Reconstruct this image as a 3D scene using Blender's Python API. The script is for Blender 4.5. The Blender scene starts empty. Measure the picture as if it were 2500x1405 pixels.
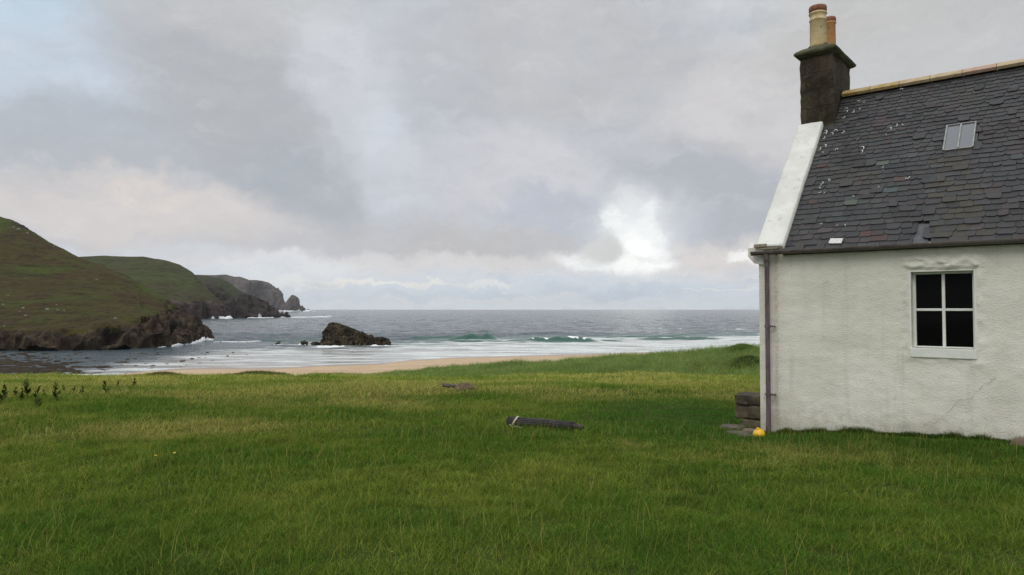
import bpy, bmesh, math, random
import numpy as np
from mathutils import Vector, Matrix
random.seed(7); RNG = np.random.default_rng(7)
SC = bpy.context.scene; COL = SC.collection
# ---------------------------------------------------------------- camera
EYE = 1.8; F = 1740.0; TH = math.atan(52.5 / F); SEA = EYE - 12.0
cam = bpy.data.cameras.new('camera'); camo = bpy.data.objects.new('camera', cam); COL.objects.link(camo)
cam.sensor_width = 36; cam.lens = F / 2500 * 36; cam.clip_start = .1; cam.clip_end = 60000
camo.location = (0, 0, EYE); camo.rotation_euler = (math.pi / 2 + TH, 0, 0)
SC.camera = camo
SC.view_settings.view_transform = 'Standard'; SC.view_settings.look = 'None'
SC.view_settings.exposure = 0.0; SC.view_settings.gamma = 1
SC.cycles.max_bounces = 6; SC.cycles.diffuse_bounces = 3; SC.cycles.glossy_bounces = 3
SC.cycles.transmission_bounces = 3; SC.cycles.volume_bounces = 1; SC.cycles.use_denoising = True; SC.cycles.denoiser = 'OPENIMAGEDENOISE'; SC.cycles.denoising_prefilter = 'NONE'; SC.cycles.denoising_input_passes = 'RGB_ALBEDO_NORMAL'
SC.cycles.volume_step_rate = 1.0; SC.cycles.caustics_reflective = False
# ---------------------------------------------------------------- node helpers
class NT:
    def __init__(s, tree): s.t = tree; s.n = tree.nodes; s.l = tree.links
    def node(s, typ, **kw):
        n = s.n.new(typ)
        for k, v in kw.items(): setattr(n, k, v)
        return n
    def put(s, sock, v):
        if hasattr(v, 'is_output'): s.l.new(v, sock)
        elif v is not None:
            if sock.type == 'RGBA' and not hasattr(v, '__len__'): v = (v, v, v, 1)
            elif sock.type == 'RGBA' and len(v) == 3: v = (*v, 1)
            elif sock.type == 'VECTOR' and not hasattr(v, '__len__'): v = (v, v, v)
            sock.default_value = v
    def math(s, op, a, b=None, c=None, clamp=False):
        n = s.node('ShaderNodeMath', operation=op, use_clamp=clamp)
        s.put(n.inputs[0], a); s.put(n.inputs[1], b); s.put(n.inputs[2], c)
        return n.outputs[0]
    def vmath(s, op, a, b=None):
        n = s.node('ShaderNodeVectorMath', operation=op); s.put(n.inputs[0], a); s.put(n.inputs[1], b)
        return n.outputs[0]
    def mix(s, f, a, b, blend='MIX'):
        n = s.node('ShaderNodeMix', data_type='RGBA', blend_type=blend)
        s.put(n.inputs['Factor'], f); s.put(n.inputs[6], a); s.put(n.inputs[7], b)
        return n.outputs[2]
    def rng(s, v, a, b, c=0., d=1., smooth=True):
        n = s.node('ShaderNodeMapRange', interpolation_type='SMOOTHSTEP' if smooth else 'LINEAR')
        s.put(n.inputs[0], v); 
        for i, q in enumerate((a, b, c, d)): s.put(n.inputs[i + 1], q)
        return n.outputs[0]
    def noise(s, vec, scale, detail=4, rough=.55, dist=0., color=False):
        n = s.node('ShaderNodeTexNoise'); s.put(n.inputs['Vector'], vec); n.inputs['Scale'].default_value = scale
        n.inputs['Detail'].default_value = detail; n.inputs['Roughness'].default_value = rough; n.inputs['Distortion'].default_value = dist
        return n.outputs[1 if color else 0]
    def mapping(s, vec, loc=(0, 0, 0), rot=(0, 0, 0), scale=(1, 1, 1), typ='POINT'):
        n = s.node('ShaderNodeMapping', vector_type=typ); s.put(n.inputs[0], vec)
        n.inputs['Location'].default_value = loc; n.inputs['Rotation'].default_value = rot; n.inputs['Scale'].default_value = scale
        return n.outputs[0]
    def attr(s, name, out='Fac'):
        return s.node('ShaderNodeAttribute', attribute_name=name).outputs[out]
    def bump(s, h, strength, dist, normal=None):
        n = s.node('ShaderNodeBump'); s.put(n.inputs['Height'], h); n.inputs['Strength'].default_value = strength
        n.inputs['Distance'].default_value = dist; s.put(n.inputs['Normal'], normal)
        return n.outputs[0]
def lin(r, g, b):
    f = lambda c: (c / 255 / 12.92) if c / 255 <= .04045 else ((c / 255 + .055) / 1.055) ** 2.4
    return (f(r), f(g), f(b))
# ---------------------------------------------------------------- world: broken overcast over a Nishita sky
W = bpy.data.worlds.new('World'); SC.world = W; W.use_nodes = True
t = NT(W.node_tree); t.n.clear()
SUN_EL, SUN_AZ = math.radians(48), math.radians(-150)     # azimuth clockwise from +Y
sky = t.node('ShaderNodeTexSky', sky_type='NISHITA', sun_disc=False, sun_elevation=SUN_EL, sun_rotation=SUN_AZ)
blue = t.vmath('SCALE', sky.outputs[0]); blue.node.inputs['Scale'].default_value = .09
gen = t.node('ShaderNodeTexCoord').outputs['Generated']
sep = t.node('ShaderNodeSeparateXYZ'); t.put(sep.inputs[0], gen)
az = t.math('ARCTAN2', sep.outputs[0], sep.outputs[1]); el = t.math('ARCSINE', sep.outputs[2])
cmb = t.node('ShaderNodeCombineXYZ'); t.put(cmb.inputs[0], az); t.put(cmb.inputs[1], el)
ang = cmb.outputs[0]
w1 = t.vmath('SUBTRACT', t.noise(ang, 5, 4, .55, color=True), (.5, .5, .5))
w2 = t.vmath('SUBTRACT', t.noise(ang, 22, 4, .6, color=True), (.5, .5, .5))
def scaled(v, k):
    o = t.vmath('SCALE', v); o.node.inputs['Scale'].default_value = k; return o
warp = t.vmath('ADD', ang, scaled(w1, .10)); warp = t.vmath('ADD', warp, scaled(w2, .055))
w3 = t.vmath('SUBTRACT', t.noise(ang, 60, 5, .65, color=True), (.5, .5, .5))
warpf = t.vmath('ADD', t.vmath('ADD', t.vmath('ADD', ang, scaled(w1, .03)), scaled(w2, .045)), scaled(w3, .014))
def AE(px, row): return math.atan((px - 1250) / F), math.atan((755 - row) / F) * .97
# cloud texture stretched sideways, more so towards the horizon
big = t.noise(t.mapping(warp, scale=(1.6, 3.2, 1)), 2.4, 5, .5)
mid = t.noise(t.mapping(warp, loc=(3.1, 1.7, 0), scale=(3.0, 7.5, 1)), 3.0, 6, .55)
col = t.mix(t.rng(big, .36, .66), lin(188, 190, 195), lin(206, 208, 211))
col = t.mix(t.math('MULTIPLY', t.rng(mid, .42, .72), .45), col, lin(216, 219, 224))
col = t.mix(t.math('MULTIPLY', t.rng(mid, .50, .26), .55), col, lin(178, 180, 186))
BLOBS = [  # px,row, half-width, half-height, rot(deg), colour, strength, which warp
 (-40, 120, 420, 260, -30, (190, 208, 222), .85, 0), (80, 520, 420, 120, 0, (196, 194, 196), .5, 0),
 (250, 250, 330, 110, 5, (197, 203, 214), .6, 0), (420, 400, 480, 90, -4, (175, 179, 185), .8, 0),
 (600, 230, 290, 190, -25, (176, 177, 180), .9, 0), (760, 60, 420, 90, 0, (194, 194, 195), .6, 0),
 (790, 470, 190, 90, -10, (174, 178, 183), .85, 0), (1060, 300, 130, 220, -12, (178, 184, 193), .7, 0),
 (850, 230, 110, 190, 25, (210, 213, 219), .6, 0), (960, 420, 70, 160, 8, (204, 212, 222), .55, 1), (1010, 90, 140, 150, 0, (196, 203, 214), .5, 0), (900, 150, 60, 80, 40, (214, 216, 222), .5, 1),
 (1330, 120, 420, 190, 0, (186, 186, 188), .75, 0), (1200, 420, 260, 110, 0, (203, 202, 206), .7, 0), (1900, 260, 330, 150, 20, (206, 201, 200), .7, 0),
 (1340, 520, 160, 60, 0, (184, 188, 198), .8, 0), (1750, 500, 260, 110, -14, (176, 179, 185), .95, 0), (1640, 560, 100, 50, 0, (190, 194, 205), .5, 0),
 (900, 590, 420, 60, 0, (190, 188, 190), .7, 0), (1250, 600, 260, 50, 0, (190, 188, 188), .7, 0),
 (340, 520, 330, 70, -3, (212, 205, 202), .85, 0), (360, 500, 90, 26, 0, (224, 214, 206), .6, 1),
 (2300, 60, 500, 260, 0, (188, 187, 184), .7, 0), (2300, 260, 400, 100, 0, (196, 196, 198), .5, 0),
 (300, 650, 900, 34, 0, (206, 208, 212), .8, 1), (1050, 655, 520, 34, 0, (217, 212, 210), .75, 1), (1720, 650, 260, 60, -8, (218, 211, 207), .9, 0),
 (1000, 715, 1600, 50, 0, (208, 214, 220), .85, 1), (1500, 712, 560, 18, 1, (194, 203, 213), .65, 2), (1050, 700, 300, 10, 0, (205, 212, 220), .6, 1),
 (940, 687, 150, 6, 0, (232, 231, 224), .9, 1), (760, 690, 120, 12, 0, (230, 226, 220), .7, 1), (1180, 690, 70, 6, 0, (228, 228, 226), .8, 1),
 (700, 660, 150, 30, 0, (222, 224, 226), .7, 1), (1260, 727, 180, 5, 0, (220, 218, 214), .6, 1), (1250, 748, 1900, 14, 0, (210, 216, 219), .85, 1),
 (1555, 560, 130, 110, 10, (218, 220, 222), .7, 2), (1550, 545, 80, 90, 10, (232, 234, 234), .75, 2), (1562, 605, 62, 62, 0, (255, 255, 252), 1.0, 2), (1498, 525, 26, 34, 35, (243, 244, 242), .75, 1), (1580, 530, 22, 52, -25, (242, 243, 242), .7, 2),
 (1440, 640, 100, 26, -8, (244, 244, 242), .85, 2), (1545, 640, 90, 24, 0, (255, 254, 250), .95, 2), (1468, 612, 52, 32, 10, (208, 207, 205), .95, 2), (1490, 600, 30, 24, 0, (206, 206, 205), .8, 2), (1830, 628, 50, 14, 0, (248, 246, 242), .9, 1)]
for (px, row, hw, hh, rot, c, k, wi) in BLOBS:
    a, e = AE(px, row); a2, e2 = AE(px + hw, row - hh)
    m = t.mapping(warpf if wi else warp, loc=(a, e, 0), rot=(0, 0, math.radians(rot)), scale=(max(a2 - a, .004) * 1.5, max(e2 - e, .002) * 1.5, 1), typ='TEXTURE')
    g = t.node('ShaderNodeTexGradient', gradient_type='SPHERICAL'); t.put(g.inputs[0], m)
    col = t.mix(t.math('MULTIPLY', t.rng(g.outputs[1], 0., .55 if wi < 2 else .75), k), col, lin(*c))
band = t.noise(t.mapping(warpf, scale=(1, 9, 1)), 7, 6, .6); bm_ = t.math('MULTIPLY', t.rng(el, .085, .02), t.rng(el, .0, .012))
col = t.mix(t.math('MULTIPLY', t.math('MULTIPLY', t.rng(band, .53, .64), bm_), .7), col, lin(226, 226, 224))
col = t.mix(t.math('MULTIPLY', t.math('MULTIPLY', t.rng(band, .48, .34), bm_), .5), col, lin(190, 200, 211))
puff = t.noise(t.mapping(warpf, loc=(4, 9, 0), scale=(1.5, 3.5, 1)), 9, 7, .62)
col = t.mix(t.math('MULTIPLY', t.rng(puff, .52, .72), .20), col, lin(220, 221, 224)); col = t.mix(t.math('MULTIPLY', t.rng(puff, .50, .32), .24), col, lin(176, 179, 187))
# fine cloud grain keeps the lumps from being smooth
grain = t.noise(t.mapping(warpf, scale=(5, 15, 1)), 3.5, 8, .62)
col = t.mix(1.0, col, t.mix(t.rng(grain, .25, .75, 0, 1, False), (.955,) * 3, (1.045,) * 3), 'MULTIPLY')
# a few thin breaks let the blue through
gap = t.math('MULTIPLY', t.rng(t.noise(t.mapping(warp, loc=(7, 2, 0), scale=(1, 2, 1)), 3.2, 4, .5), .60, .78), .35)
col = t.mix(gap, col, blue)
# unseen overcast above the frame, brightened towards the zenith to light the wall
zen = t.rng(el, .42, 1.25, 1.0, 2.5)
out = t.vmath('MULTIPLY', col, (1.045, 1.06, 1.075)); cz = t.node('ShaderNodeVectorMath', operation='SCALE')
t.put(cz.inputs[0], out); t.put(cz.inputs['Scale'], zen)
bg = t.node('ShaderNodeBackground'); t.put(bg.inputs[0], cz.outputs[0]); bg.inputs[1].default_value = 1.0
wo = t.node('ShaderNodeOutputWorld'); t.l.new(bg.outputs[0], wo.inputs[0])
sl = bpy.data.lights.new('sun', 'SUN'); sl.energy = 1.0; sl.angle = math.radians(35); sl.color = (1, .96, .90)
so = bpy.data.objects.new('sun', sl); COL.objects.link(so)
sd = Vector((math.sin(SUN_AZ) * math.cos(SUN_EL), math.cos(SUN_AZ) * math.cos(SUN_EL), math.sin(SUN_EL)))
so.rotation_euler = (-sd).to_track_quat('-Z', 'Y').to_euler(); so.location = sd * 50
# ---------------------------------------------------------------- helpers
def ray(px, py):
    x = (px - 1250) / F; y = -(py - 702.5) / F
    return np.array([x, math.cos(TH) - y * math.sin(TH), math.sin(TH) + y * math.cos(TH)])
def at(px, py, Y):
    d = ray(px, py); d = d * (Y / d[1]); d[2] += EYE; return d
_p = np.random.default_rng(11).permutation(256); _P = np.concatenate([_p, _p, _p])
_G = np.array([(1,1,0),(-1,1,0),(1,-1,0),(-1,-1,0),(1,0,1),(-1,0,1),(1,0,-1),(-1,0,-1),(0,1,1),(0,-1,1),(0,1,-1),(0,-1,-1)], float)
def pn(x, y, z=0.):
    x, y, z = np.broadcast_arrays(np.asarray(x, float), np.asarray(y, float), np.asarray(z, float))
    xi = np.floor(x).astype(int); yi = np.floor(y).astype(int); zi = np.floor(z).astype(int)
    xf = x - xi; yf = y - yi; zf = z - zi; xi &= 255; yi &= 255; zi &= 255
    f = lambda q: q * q * q * (q * (q * 6 - 15) + 10)
    u, v, w = f(xf), f(yf), f(zf); r = 0
    for dx in (0, 1):
        for dy in (0, 1):
            for dz in (0, 1):
                g = _G[_P[_P[_P[(xi + dx) & 255] + ((yi + dy) & 255)] + ((zi + dz) & 255)] % 12]
                d = g[..., 0] * (xf - dx) + g[..., 1] * (yf - dy) + g[..., 2] * (zf - dz)
                r = r + d * (u if dx else 1 - u) * (v if dy else 1 - v) * (w if dz else 1 - w)
    return r
def fbm(x, y, z=0., o=4, g=.5):
    r = 0; a = 1
    for i in range(o): r = r + a * pn(x * 2 ** i + 17.3 * i, y * 2 ** i + 5.1 * i, np.asarray(z) * 2 ** i); a *= g
    return r
def sst(x, a, b):
    q = np.clip((np.asarray(x, float) - a) / (b - a), 0, 1); return q * q * (3 - 2 * q)
def link(name, me, mat=None, parent=None):
    o = bpy.data.objects.new(name, me); COL.objects.link(o)
    if mat is not None: me.materials.append(mat)
    if parent is not None: o.parent = parent
    return o
def tag(o, label=None, cat=None, group=None, kind=None):
    if label: o['label'] = label
    if cat: o['category'] = cat
    if group: o['group'] = group
    if kind: o['kind'] = kind
    return o
def thing(name, loc, label, cat, rz=0, group=None):
    o = bpy.data.objects.new(name, None); COL.objects.link(o); o.location = loc; o.rotation_euler = (0, 0, rz); o.empty_display_size = .1
    return tag(o, label, cat, group)
def mesh(name, V, Fc, smooth=True):
    """V (n,3) array, Fc (m,k) array of quads or tris"""
    V = np.asarray(V, np.float32); Fc = np.asarray(Fc, np.int32); me = bpy.data.meshes.new(name)
    k = Fc.shape[1]; me.vertices.add(len(V)); me.vertices.foreach_set('co', V.ravel())
    me.loops.add(Fc.size); me.loops.foreach_set('vertex_index', Fc.ravel())
    me.polygons.add(len(Fc)); me.polygons.foreach_set('loop_start', np.arange(0, Fc.size, k, dtype=np.int32))
    me.polygons.foreach_set('use_smooth', np.full(len(Fc), smooth)); me.update(calc_edges=True)
    return me
def fattr(me, name, val):
    a = me.attributes.new(name, 'FLOAT', 'POINT'); a.data.foreach_set('value', np.asarray(val, np.float32).ravel())
def cattr(me, name, val):
    v = np.asarray(val, np.float32); v = np.concatenate([v, np.ones((len(v), 1), np.float32)], 1)
    a = me.attributes.new(name, 'FLOAT_COLOR', 'POINT'); a.data.foreach_set('color', v.ravel())
def gridfaces(nu, nv):
    i = np.arange(nu - 1)[:, None] * nv + np.arange(nv - 1)[None, :]
    return np.stack([i, i + nv, i + nv + 1, i + 1], -1).reshape(-1, 4)
def bm_obj(name, bm, mat, parent=None, smooth=False):
    bmesh.ops.recalc_face_normals(bm, faces=bm.faces)
    me = bpy.data.meshes.new(name); bm.to_mesh(me); bm.free()
    if smooth: me.polygons.foreach_set('use_smooth', [True] * len(me.polygons))
    return link(name, me, mat, parent)
def box(bm, x0, x1, y0, y1, z0, z1, M=None, bevel=0):
    vs = [bm.verts.new((x, y, z)) for x in (x0, x1) for y in (y0, y1) for z in (z0, z1)]
    fs = [bm.faces.new([vs[i] for i in q]) for q in ((0, 1, 3, 2), (4, 6, 7, 5), (0, 4, 5, 1), (2, 3, 7, 6), (0, 2, 6, 4), (1, 5, 7, 3))]
    if bevel:
        es = list({e for f in fs for e in f.edges}); r = bmesh.ops.bevel(bm, geom=es, offset=bevel, segments=2, affect='EDGES', profile=.6)
        vs = list({v for f in r['faces'] for v in f.verts} | {v for v in vs if v.is_valid})
    if M is not None: bmesh.ops.transform(bm, matrix=M, verts=vs)
    return vs
def lathe(bm, prof, n=28, M=None):
    rings = [[bm.verts.new((r * math.cos(2 * math.pi * i / n), r * math.sin(2 * math.pi * i / n), z)) for i in range(n)] for r, z in prof]
    for a, b in zip(rings, rings[1:]):
        for i in range(n): bm.faces.new((a[i], a[(i + 1) % n], b[(i + 1) % n], b[i]))
    if prof[0][0] > 1e-4: bm.faces.new(rings[0][::-1])
    if prof[-1][0] > 1e-4: bm.faces.new(rings[-1])
    if M is not None: bmesh.ops.transform(bm, matrix=M, verts=[v for r in rings for v in r])
def tube(bm, pts, rad, n=10, caps=True):
    pts = [Vector(p) for p in pts]; rads = rad if hasattr(rad, '__len__') else [rad] * len(pts); rings = []
    for i, p in enumerate(pts):
        d = (pts[min(i + 1, len(pts) - 1)] - pts[max(i - 1, 0)]).normalized()
        up = Vector((0, 0, 1)) if abs(d.z) < .95 else Vector((1, 0, 0)); a = d.cross(up).normalized(); b = a.cross(d)
        rings.append([bm.verts.new(p + rads[i] * (math.cos(2 * math.pi * k / n) * a + math.sin(2 * math.pi * k / n) * b)) for k in range(n)])
    for a, b in zip(rings, rings[1:]):
        for k in range(n): bm.faces.new((a[k], a[(k + 1) % n], b[(k + 1) % n], b[k]))
    if caps: bm.faces.new(rings[0][::-1]); bm.faces.new(rings[-1])
def mat(name):
    m = bpy.data.materials.new(name); m.use_nodes = True; q = NT(m.node_tree); p = m.node_tree.nodes['Principled BSDF']
    return m, q, p
def simple(name, c1, c2, scale, rough=.7, bump=0., bscale=None, bdist=.01, spec=.5, detail=5, c3=None):
    """two (or three) tone weathered material on object coordinates"""
    m, q, p = mat(name); co = q.node('ShaderNodeTexCoord').outputs['Object']
    n = q.noise(co, scale, detail, .6); c = q.mix(q.rng(n, .38, .62), c1, c2)
    if c3: c = q.mix(q.math('MULTIPLY', q.rng(q.noise(co, scale * 2.7, 5, .65), .55, .7), .8), c, c3)
    q.put(p.inputs['Base Color'], c); q.put(p.inputs['Roughness'], rough); p.inputs['Specular IOR Level'].default_value = spec
    if bump: q.put(p.inputs['Normal'], q.bump(q.noise(co, bscale or scale * 3, 6, .6), bump, bdist))
    return m
# ---------------------------------------------------------------- terrain functions
CR_PX = [-900, 0, 150, 300, 370, 400, 560, 600, 690, 725, 900, 1000, 1100, 1200, 1300, 1400, 1500, 1560, 1600, 1700, 1780, 1810, 1850, 2500, 3600]
CR_RW = [908, 912, 911, 913, 912, 914, 915, 912, 911, 917, 908, 903, 896, 891, 885, 877, 870, 867, 864, 859, 854, 850, 851, 846, 840]
HP0 = np.array([3.66811149, 10.57394556]); HA = np.array([.77136577, -.63639206]); HN = np.array([.63639206, .77136577])
def uv_of(x, y):
    dx = x - HP0[0]; dy = y - HP0[1]; return dx * HA[0] + dy * HA[1], dx * HN[0] + dy * HN[1]
def gz(x, y, detail=True):
    x = np.asarray(x, float); y = np.asarray(y, float)
    base = np.interp(y, [-60, -10, 0, 5, 10.5, 18, 30, 42, 60, 90], [2.5, .3, .16, .15, 0, -.25, -1.30, -2.12, -3.1, -4.6])
    px = 1250 + F * np.clip(x / np.maximum(y, 8), -1.4, 1.4)
    Yc = np.interp(px, [0, 1000, 1500, 1850], [60, 58, 52, 48]) + 1.5 * pn(px / 90., 3.3)
    crz = EYE - (np.interp(px, CR_PX, CR_RW) + 4 - 755) / F * Yc
    k = sst(y, Yc - np.interp(px, [1000, 1600], [24, 15]), Yc)
    z = base * (1 - k) + (crz) * k
    z = np.where(y > Yc, crz - (y - Yc) * .42 + 0 * z, z)
    z = np.maximum(z, SEA - 2.5)
    u, v = uv_of(x, y)
    near = np.exp(-((v + .1) / .9) ** 2) * (v < 2)
    z = z + near * np.interp(u, [-.5, .3, 1.6, 2.9, 4, 8], [0, 0, .10, .15, .14, .2])
    if detail:
        a = np.clip((y - 3) / 40, .12, 1) * sst(y, 64, 58)
        z = z + a * (.30 * fbm(x / 6., y / 4., 0, 3)) + .022 * fbm(x / .9, y / .9, 0, 3) * (np.exp(-(v / 1.2) ** 2) * -.8 + 1)
    return z
WX = [-400, -200, -130, -72, -68.5, -62, -54, -45, -39.4, -28, -25, -15, 5.3, 35, 120, 400, 1500]; WY = [20, 60, 100, 131, 143, 146, 147, 148, 153, 158, 167, 176, 184, 197, 228, 300, 500]
def shore(x, y): return np.interp(x, WX, WY) - y + 1.0 * fbm(x / 20., 4.4, 0, 3) + 1
# ---------------------------------------------------------------- ground
def leafcol_nodes(q, co):
    a = q.noise(co, .22, 4, .55); b = q.noise(co, 1.6, 5, .6)
    c = q.mix(q.rng(a, .4, .6), (.040, .070, .010), (.065, .080, .014))
    return q.mix(q.math('MULTIPLY', q.rng(b, .4, .7), .6), c, (.030, .030, .010))
m, q, p = mat('turf'); co = q.node('ShaderNodeTexCoord').outputs['Object']
q.put(p.inputs['Base Color'], leafcol_nodes(q, co)); p.inputs['Roughness'].default_value = .95; p.inputs['Specular IOR Level'].default_value = .1
q.put(p.inputs['Normal'], q.bump(q.noise(co, 9, 6, .7), .8, .06)); TURF = m
ys = np.concatenate([np.linspace(-40, 3, 30), np.arange(3.2, 16, .12), np.arange(16, 66, .3), np.linspace(66, 95, 30)]); us = np.linspace(-1, 1, 420)
Yg, Ug = np.meshgrid(ys, us, indexing='ij'); Xg = Ug * (30 + 1.15 * np.maximum(Yg, 0)) 
Zg = gz(Xg, Yg)
g = link('ground', mesh('ground', np.stack([Xg, Yg, Zg], -1).reshape(-1, 3), gridfaces(len(ys), len(us))[:, ::-1]), TURF); tag(g, kind='structure')
# ---------------------------------------------------------------- beach
m, q, p = mat('sand'); co = q.node('ShaderNodeTexCoord').outputs['Object']; wet = q.attr('wet')
sx = q.mapping(co, scale=(.25, 1, 1)); n1 = q.noise(sx, .5, 5, .6); n2 = q.noise(co, 3, 5, .6)
dry = q.mix(q.rng(n1, .35, .65), (.40, .275, .16), (.50, .365, .225)); dry = q.mix(q.math('MULTIPLY', q.rng(n2, .5, .75), .35), dry, (.34, .24, .15))
wetc = q.mix(q.rng(n1, .4, .6), (.26, .185, .12), (.33, .24, .165))
wf = q.rng(q.math('ADD', wet, q.math('MULTIPLY', q.math('SUBTRACT', n1, .5), .6)), .25, .75)
q.put(p.inputs['Base Color'], q.mix(wf, dry, wetc)); q.put(p.inputs['Roughness'], q.rng(wf, 0, 1, .95, .28)); q.put(p.inputs['Normal'], q.bump(n2, .3, .05))
SAND = m
ys = np.linspace(66, 330, 260); xs = np.linspace(-330, 420, 420); Yg, Xg = np.meshgrid(ys, xs, indexing='ij'); s = shore(Xg, Yg)
Zg = SEA + np.clip(.03 * s, -2.5, 2.2) + .05 * fbm(Xg / 9, Yg / 3, 0, 3) * sst(s, 2, 10)
me = mesh('beach', np.stack([Xg, Yg, Zg], -1).reshape(-1, 3), gridfaces(len(ys), len(xs))[:, ::-1]); fattr(me, 'wet', sst(s, 15, 1))
tag(link('beach', me, SAND), kind='structure')
# ---------------------------------------------------------------- sea
ys = np.concatenate([np.linspace(40, 116, 40), np.arange(117, 350, .55), 350 * np.exp(np.linspace(0.002, math.log(13000 / 350), 330))]); us = np.linspace(-1, 1, 720)
Yg, Ug = np.meshgrid(ys, us, indexing='ij'); Xg = Ug * (30 + 1.0 * Yg)
d = -shore(Xg, Yg)
calm = sst(Xg, -95, -60) * .85 + .15; calm = np.where(Yg > 260, 1, calm)
amp = sst(d, 25, 120) * calm * (1 - .7 * sst(Yg, 600, 3000)) * 1.35
h = amp * (.42 * fbm(Xg / 26, Yg / 9, 1.1, 3) + .30 * fbm(Xg / 7, Yg / 3.2, 4.2, 2)) + .6 * fbm(Xg / 90, Yg / 38, 7, 3) * sst(Yg, 260, 900)
# breaking wave crests
GREEN = np.zeros_like(Xg); FO = np.zeros_like(Xg)
for (pa, pb, row, hgt, brk) in ((1070, 1225, 831, 2.1, 0.), (1235, 1490, 836, 2.0, 1.), (1440, 1700, 823, .55, 0.), (1100, 1300, 812, .45, 0.), (600, 800, 832, .5, 0.), (960, 1160, 828, .7, 0.), (930, 1640, 834, .65, 0.), (1500, 1800, 829, .6, 0.)):
    Yw = 12 * F / (row - 755); xa = (pa - 1250) / F * Yw; xb = (pb - 1250) / F * Yw
    yc = Yw + 2.5 * pn(Xg / 14, row) ; e = sst(Xg, xa, xa + (xb - xa) * .35) * sst(Xg, xb, xb - (xb - xa) * .25)
    hh = hgt * e * (1 + .5 * fbm(Xg / 5, row * 1.7, 0, 3)); q_ = Yg - yc
    prof = np.where(q_ < 0, np.exp(-(q_ / 1.5) ** 2), np.exp(-(q_ / 6.) ** 2))
    h = h + hh * prof; GREEN = np.maximum(GREEN, e * np.exp(-((q_ + 1.2) / 2.4) ** 2))
    if brk: FO = np.maximum(FO, e * sst(pn(Xg / 2.1, Yg / 1.2, 9.) + .35 * sst(Xg, xa, xb), .22, .5) * np.exp(-((q_ + .3) / .9) ** 2))
for rr, hg in ((846, .28), (853, .22), (861, .16)):
    Yw = 12 * F / (rr - 755) + 3 * fbm(Xg / 40, rr * .31, 0, 3); h = h + hg * np.exp(-(np.abs(Yg - Yw) / 1.3) ** 2) * sst(d, 4, 20) * sst(Xg, -60, 0)
foam = sst(d, 108, 78) * (.22 + .78 * sst(Xg + .15 * (Yg - 200), -70, 10)) * sst(Xg, -75, -45)
foam = np.maximum(foam, .46 * sst(d, 165, 80) * sst(Xg, -100, -72) * sst(Xg, 10, -30)); foam = np.maximum(foam, .9 * sst(d, 7, 0) * sst(Xg, -75, -50))
foam = np.clip(foam * (.72 + 1.1 * fbm(Xg / 34, Yg / 7, 2.2, 3)), 0, 1)
foam = foam * (1 - GREEN * .95)
shal = sst(d, 190, 60) * sst(Xg, -75, -15)
kelp = sst(Xg, -62, -92) * sst(Yg, 250, 215)
film = sst(d, 88, 45) * sst(Xg, -96, -66) * (1 - GREEN)
Zg = SEA + h + .03 * (d > 0)
me = mesh('sea', np.stack([Xg, Yg, Zg], -1).reshape(-1, 3), gridfaces(len(ys), len(us))[:, ::-1])
fattr(me, 'foam', foam); fattr(me, 'shallow', shal * (1 - kelp)); fattr(me, 'green', GREEN); fattr(me, 'breaker', FO); fattr(me, 'film', film)
m, q, p = mat('sea_water'); co = q.node('ShaderNodeTexCoord').outputs['Object']
fi = q.attr('film'); fo = q.attr('foam'); sh = q.attr('shallow'); gr = q.attr('green'); br = q.attr('breaker')
st = q.mapping(co, scale=(.22, 1, 1)); ns = q.noise(st, .55, 6, .62); nf = q.noise(q.mapping(co, scale=(.5, 1, 1)), 1.6, 5, .6)
deep = q.mix(q.rng(q.noise(q.mapping(co, scale=(.3, 1, 1)), .02, 6, .6), .35, .65), (.030, .052, .062), (.050, .072, .082))
c = q.mix(q.rng(sh, .15, .9), deep, (.115, .175, .155))
c = q.mix(q.math('MULTIPLY', gr, .9), c, (.022, .085, .055))
c = q.mix(q.math('MULTIPLY', fi, .8), c, q.mix(q.rng(ns, .4, .6), (.30, .275, .24), (.42, .41, .38)))
veil = q.mix(q.rng(ns, .4, .62), (.42, .44, .41), (.60, .61, .59))
ff = q.rng(q.math('ADD', fo, q.math('MULTIPLY', q.math('SUBTRACT', ns, .5), 1.3)), .18, .62)
c = q.mix(ff, c, veil)
wc = q.math('MULTIPLY', q.rng(q.noise(q.mapping(co, scale=(.18, 1, 1)), .085, 7, .72), .665, .71), q.math('SUBTRACT', 1, sh))
bk = q.math('MAXIMUM', q.math('MAXIMUM', q.math('MULTIPLY', q.rng(nf, .52, .68), q.rng(fo, .35, .8)), q.rng(q.math('ADD', br, q.math('MULTIPLY', q.math('SUBTRACT', nf, .5), .5)), .3, .6)), wc)
c = q.mix(bk, c, (.80, .81, .80))
q.put(p.inputs['Base Color'], c); q.put(p.inputs['Roughness'], q.math('ADD', .16, q.math('MULTIPLY', q.math('MAXIMUM', ff, bk), .5))); p.inputs['IOR'].default_value = 1.33; p.inputs['Specular IOR Level'].default_value = .36
b1 = q.bump(q.noise(q.mapping(co, scale=(.6, 1, 1)), 1.1, 5, .65), .5, .25); b1.node.inputs['Strength'].default_value = .5; q.put(b1.node.inputs['Strength'], q.rng(fi, 0, 1, .5, .06))
b2 = q.bump(q.noise(q.mapping(co, scale=(.4, 1, 1)), .16, 6, .66), .55, 1.4, b1); q.put(b2.node.inputs['Strength'], q.rng(fi, 0, 1, .7, .05))
q.put(p.inputs['Normal'], b2); WATER = m
tag(link('sea', me, WATER), kind='structure')
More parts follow.
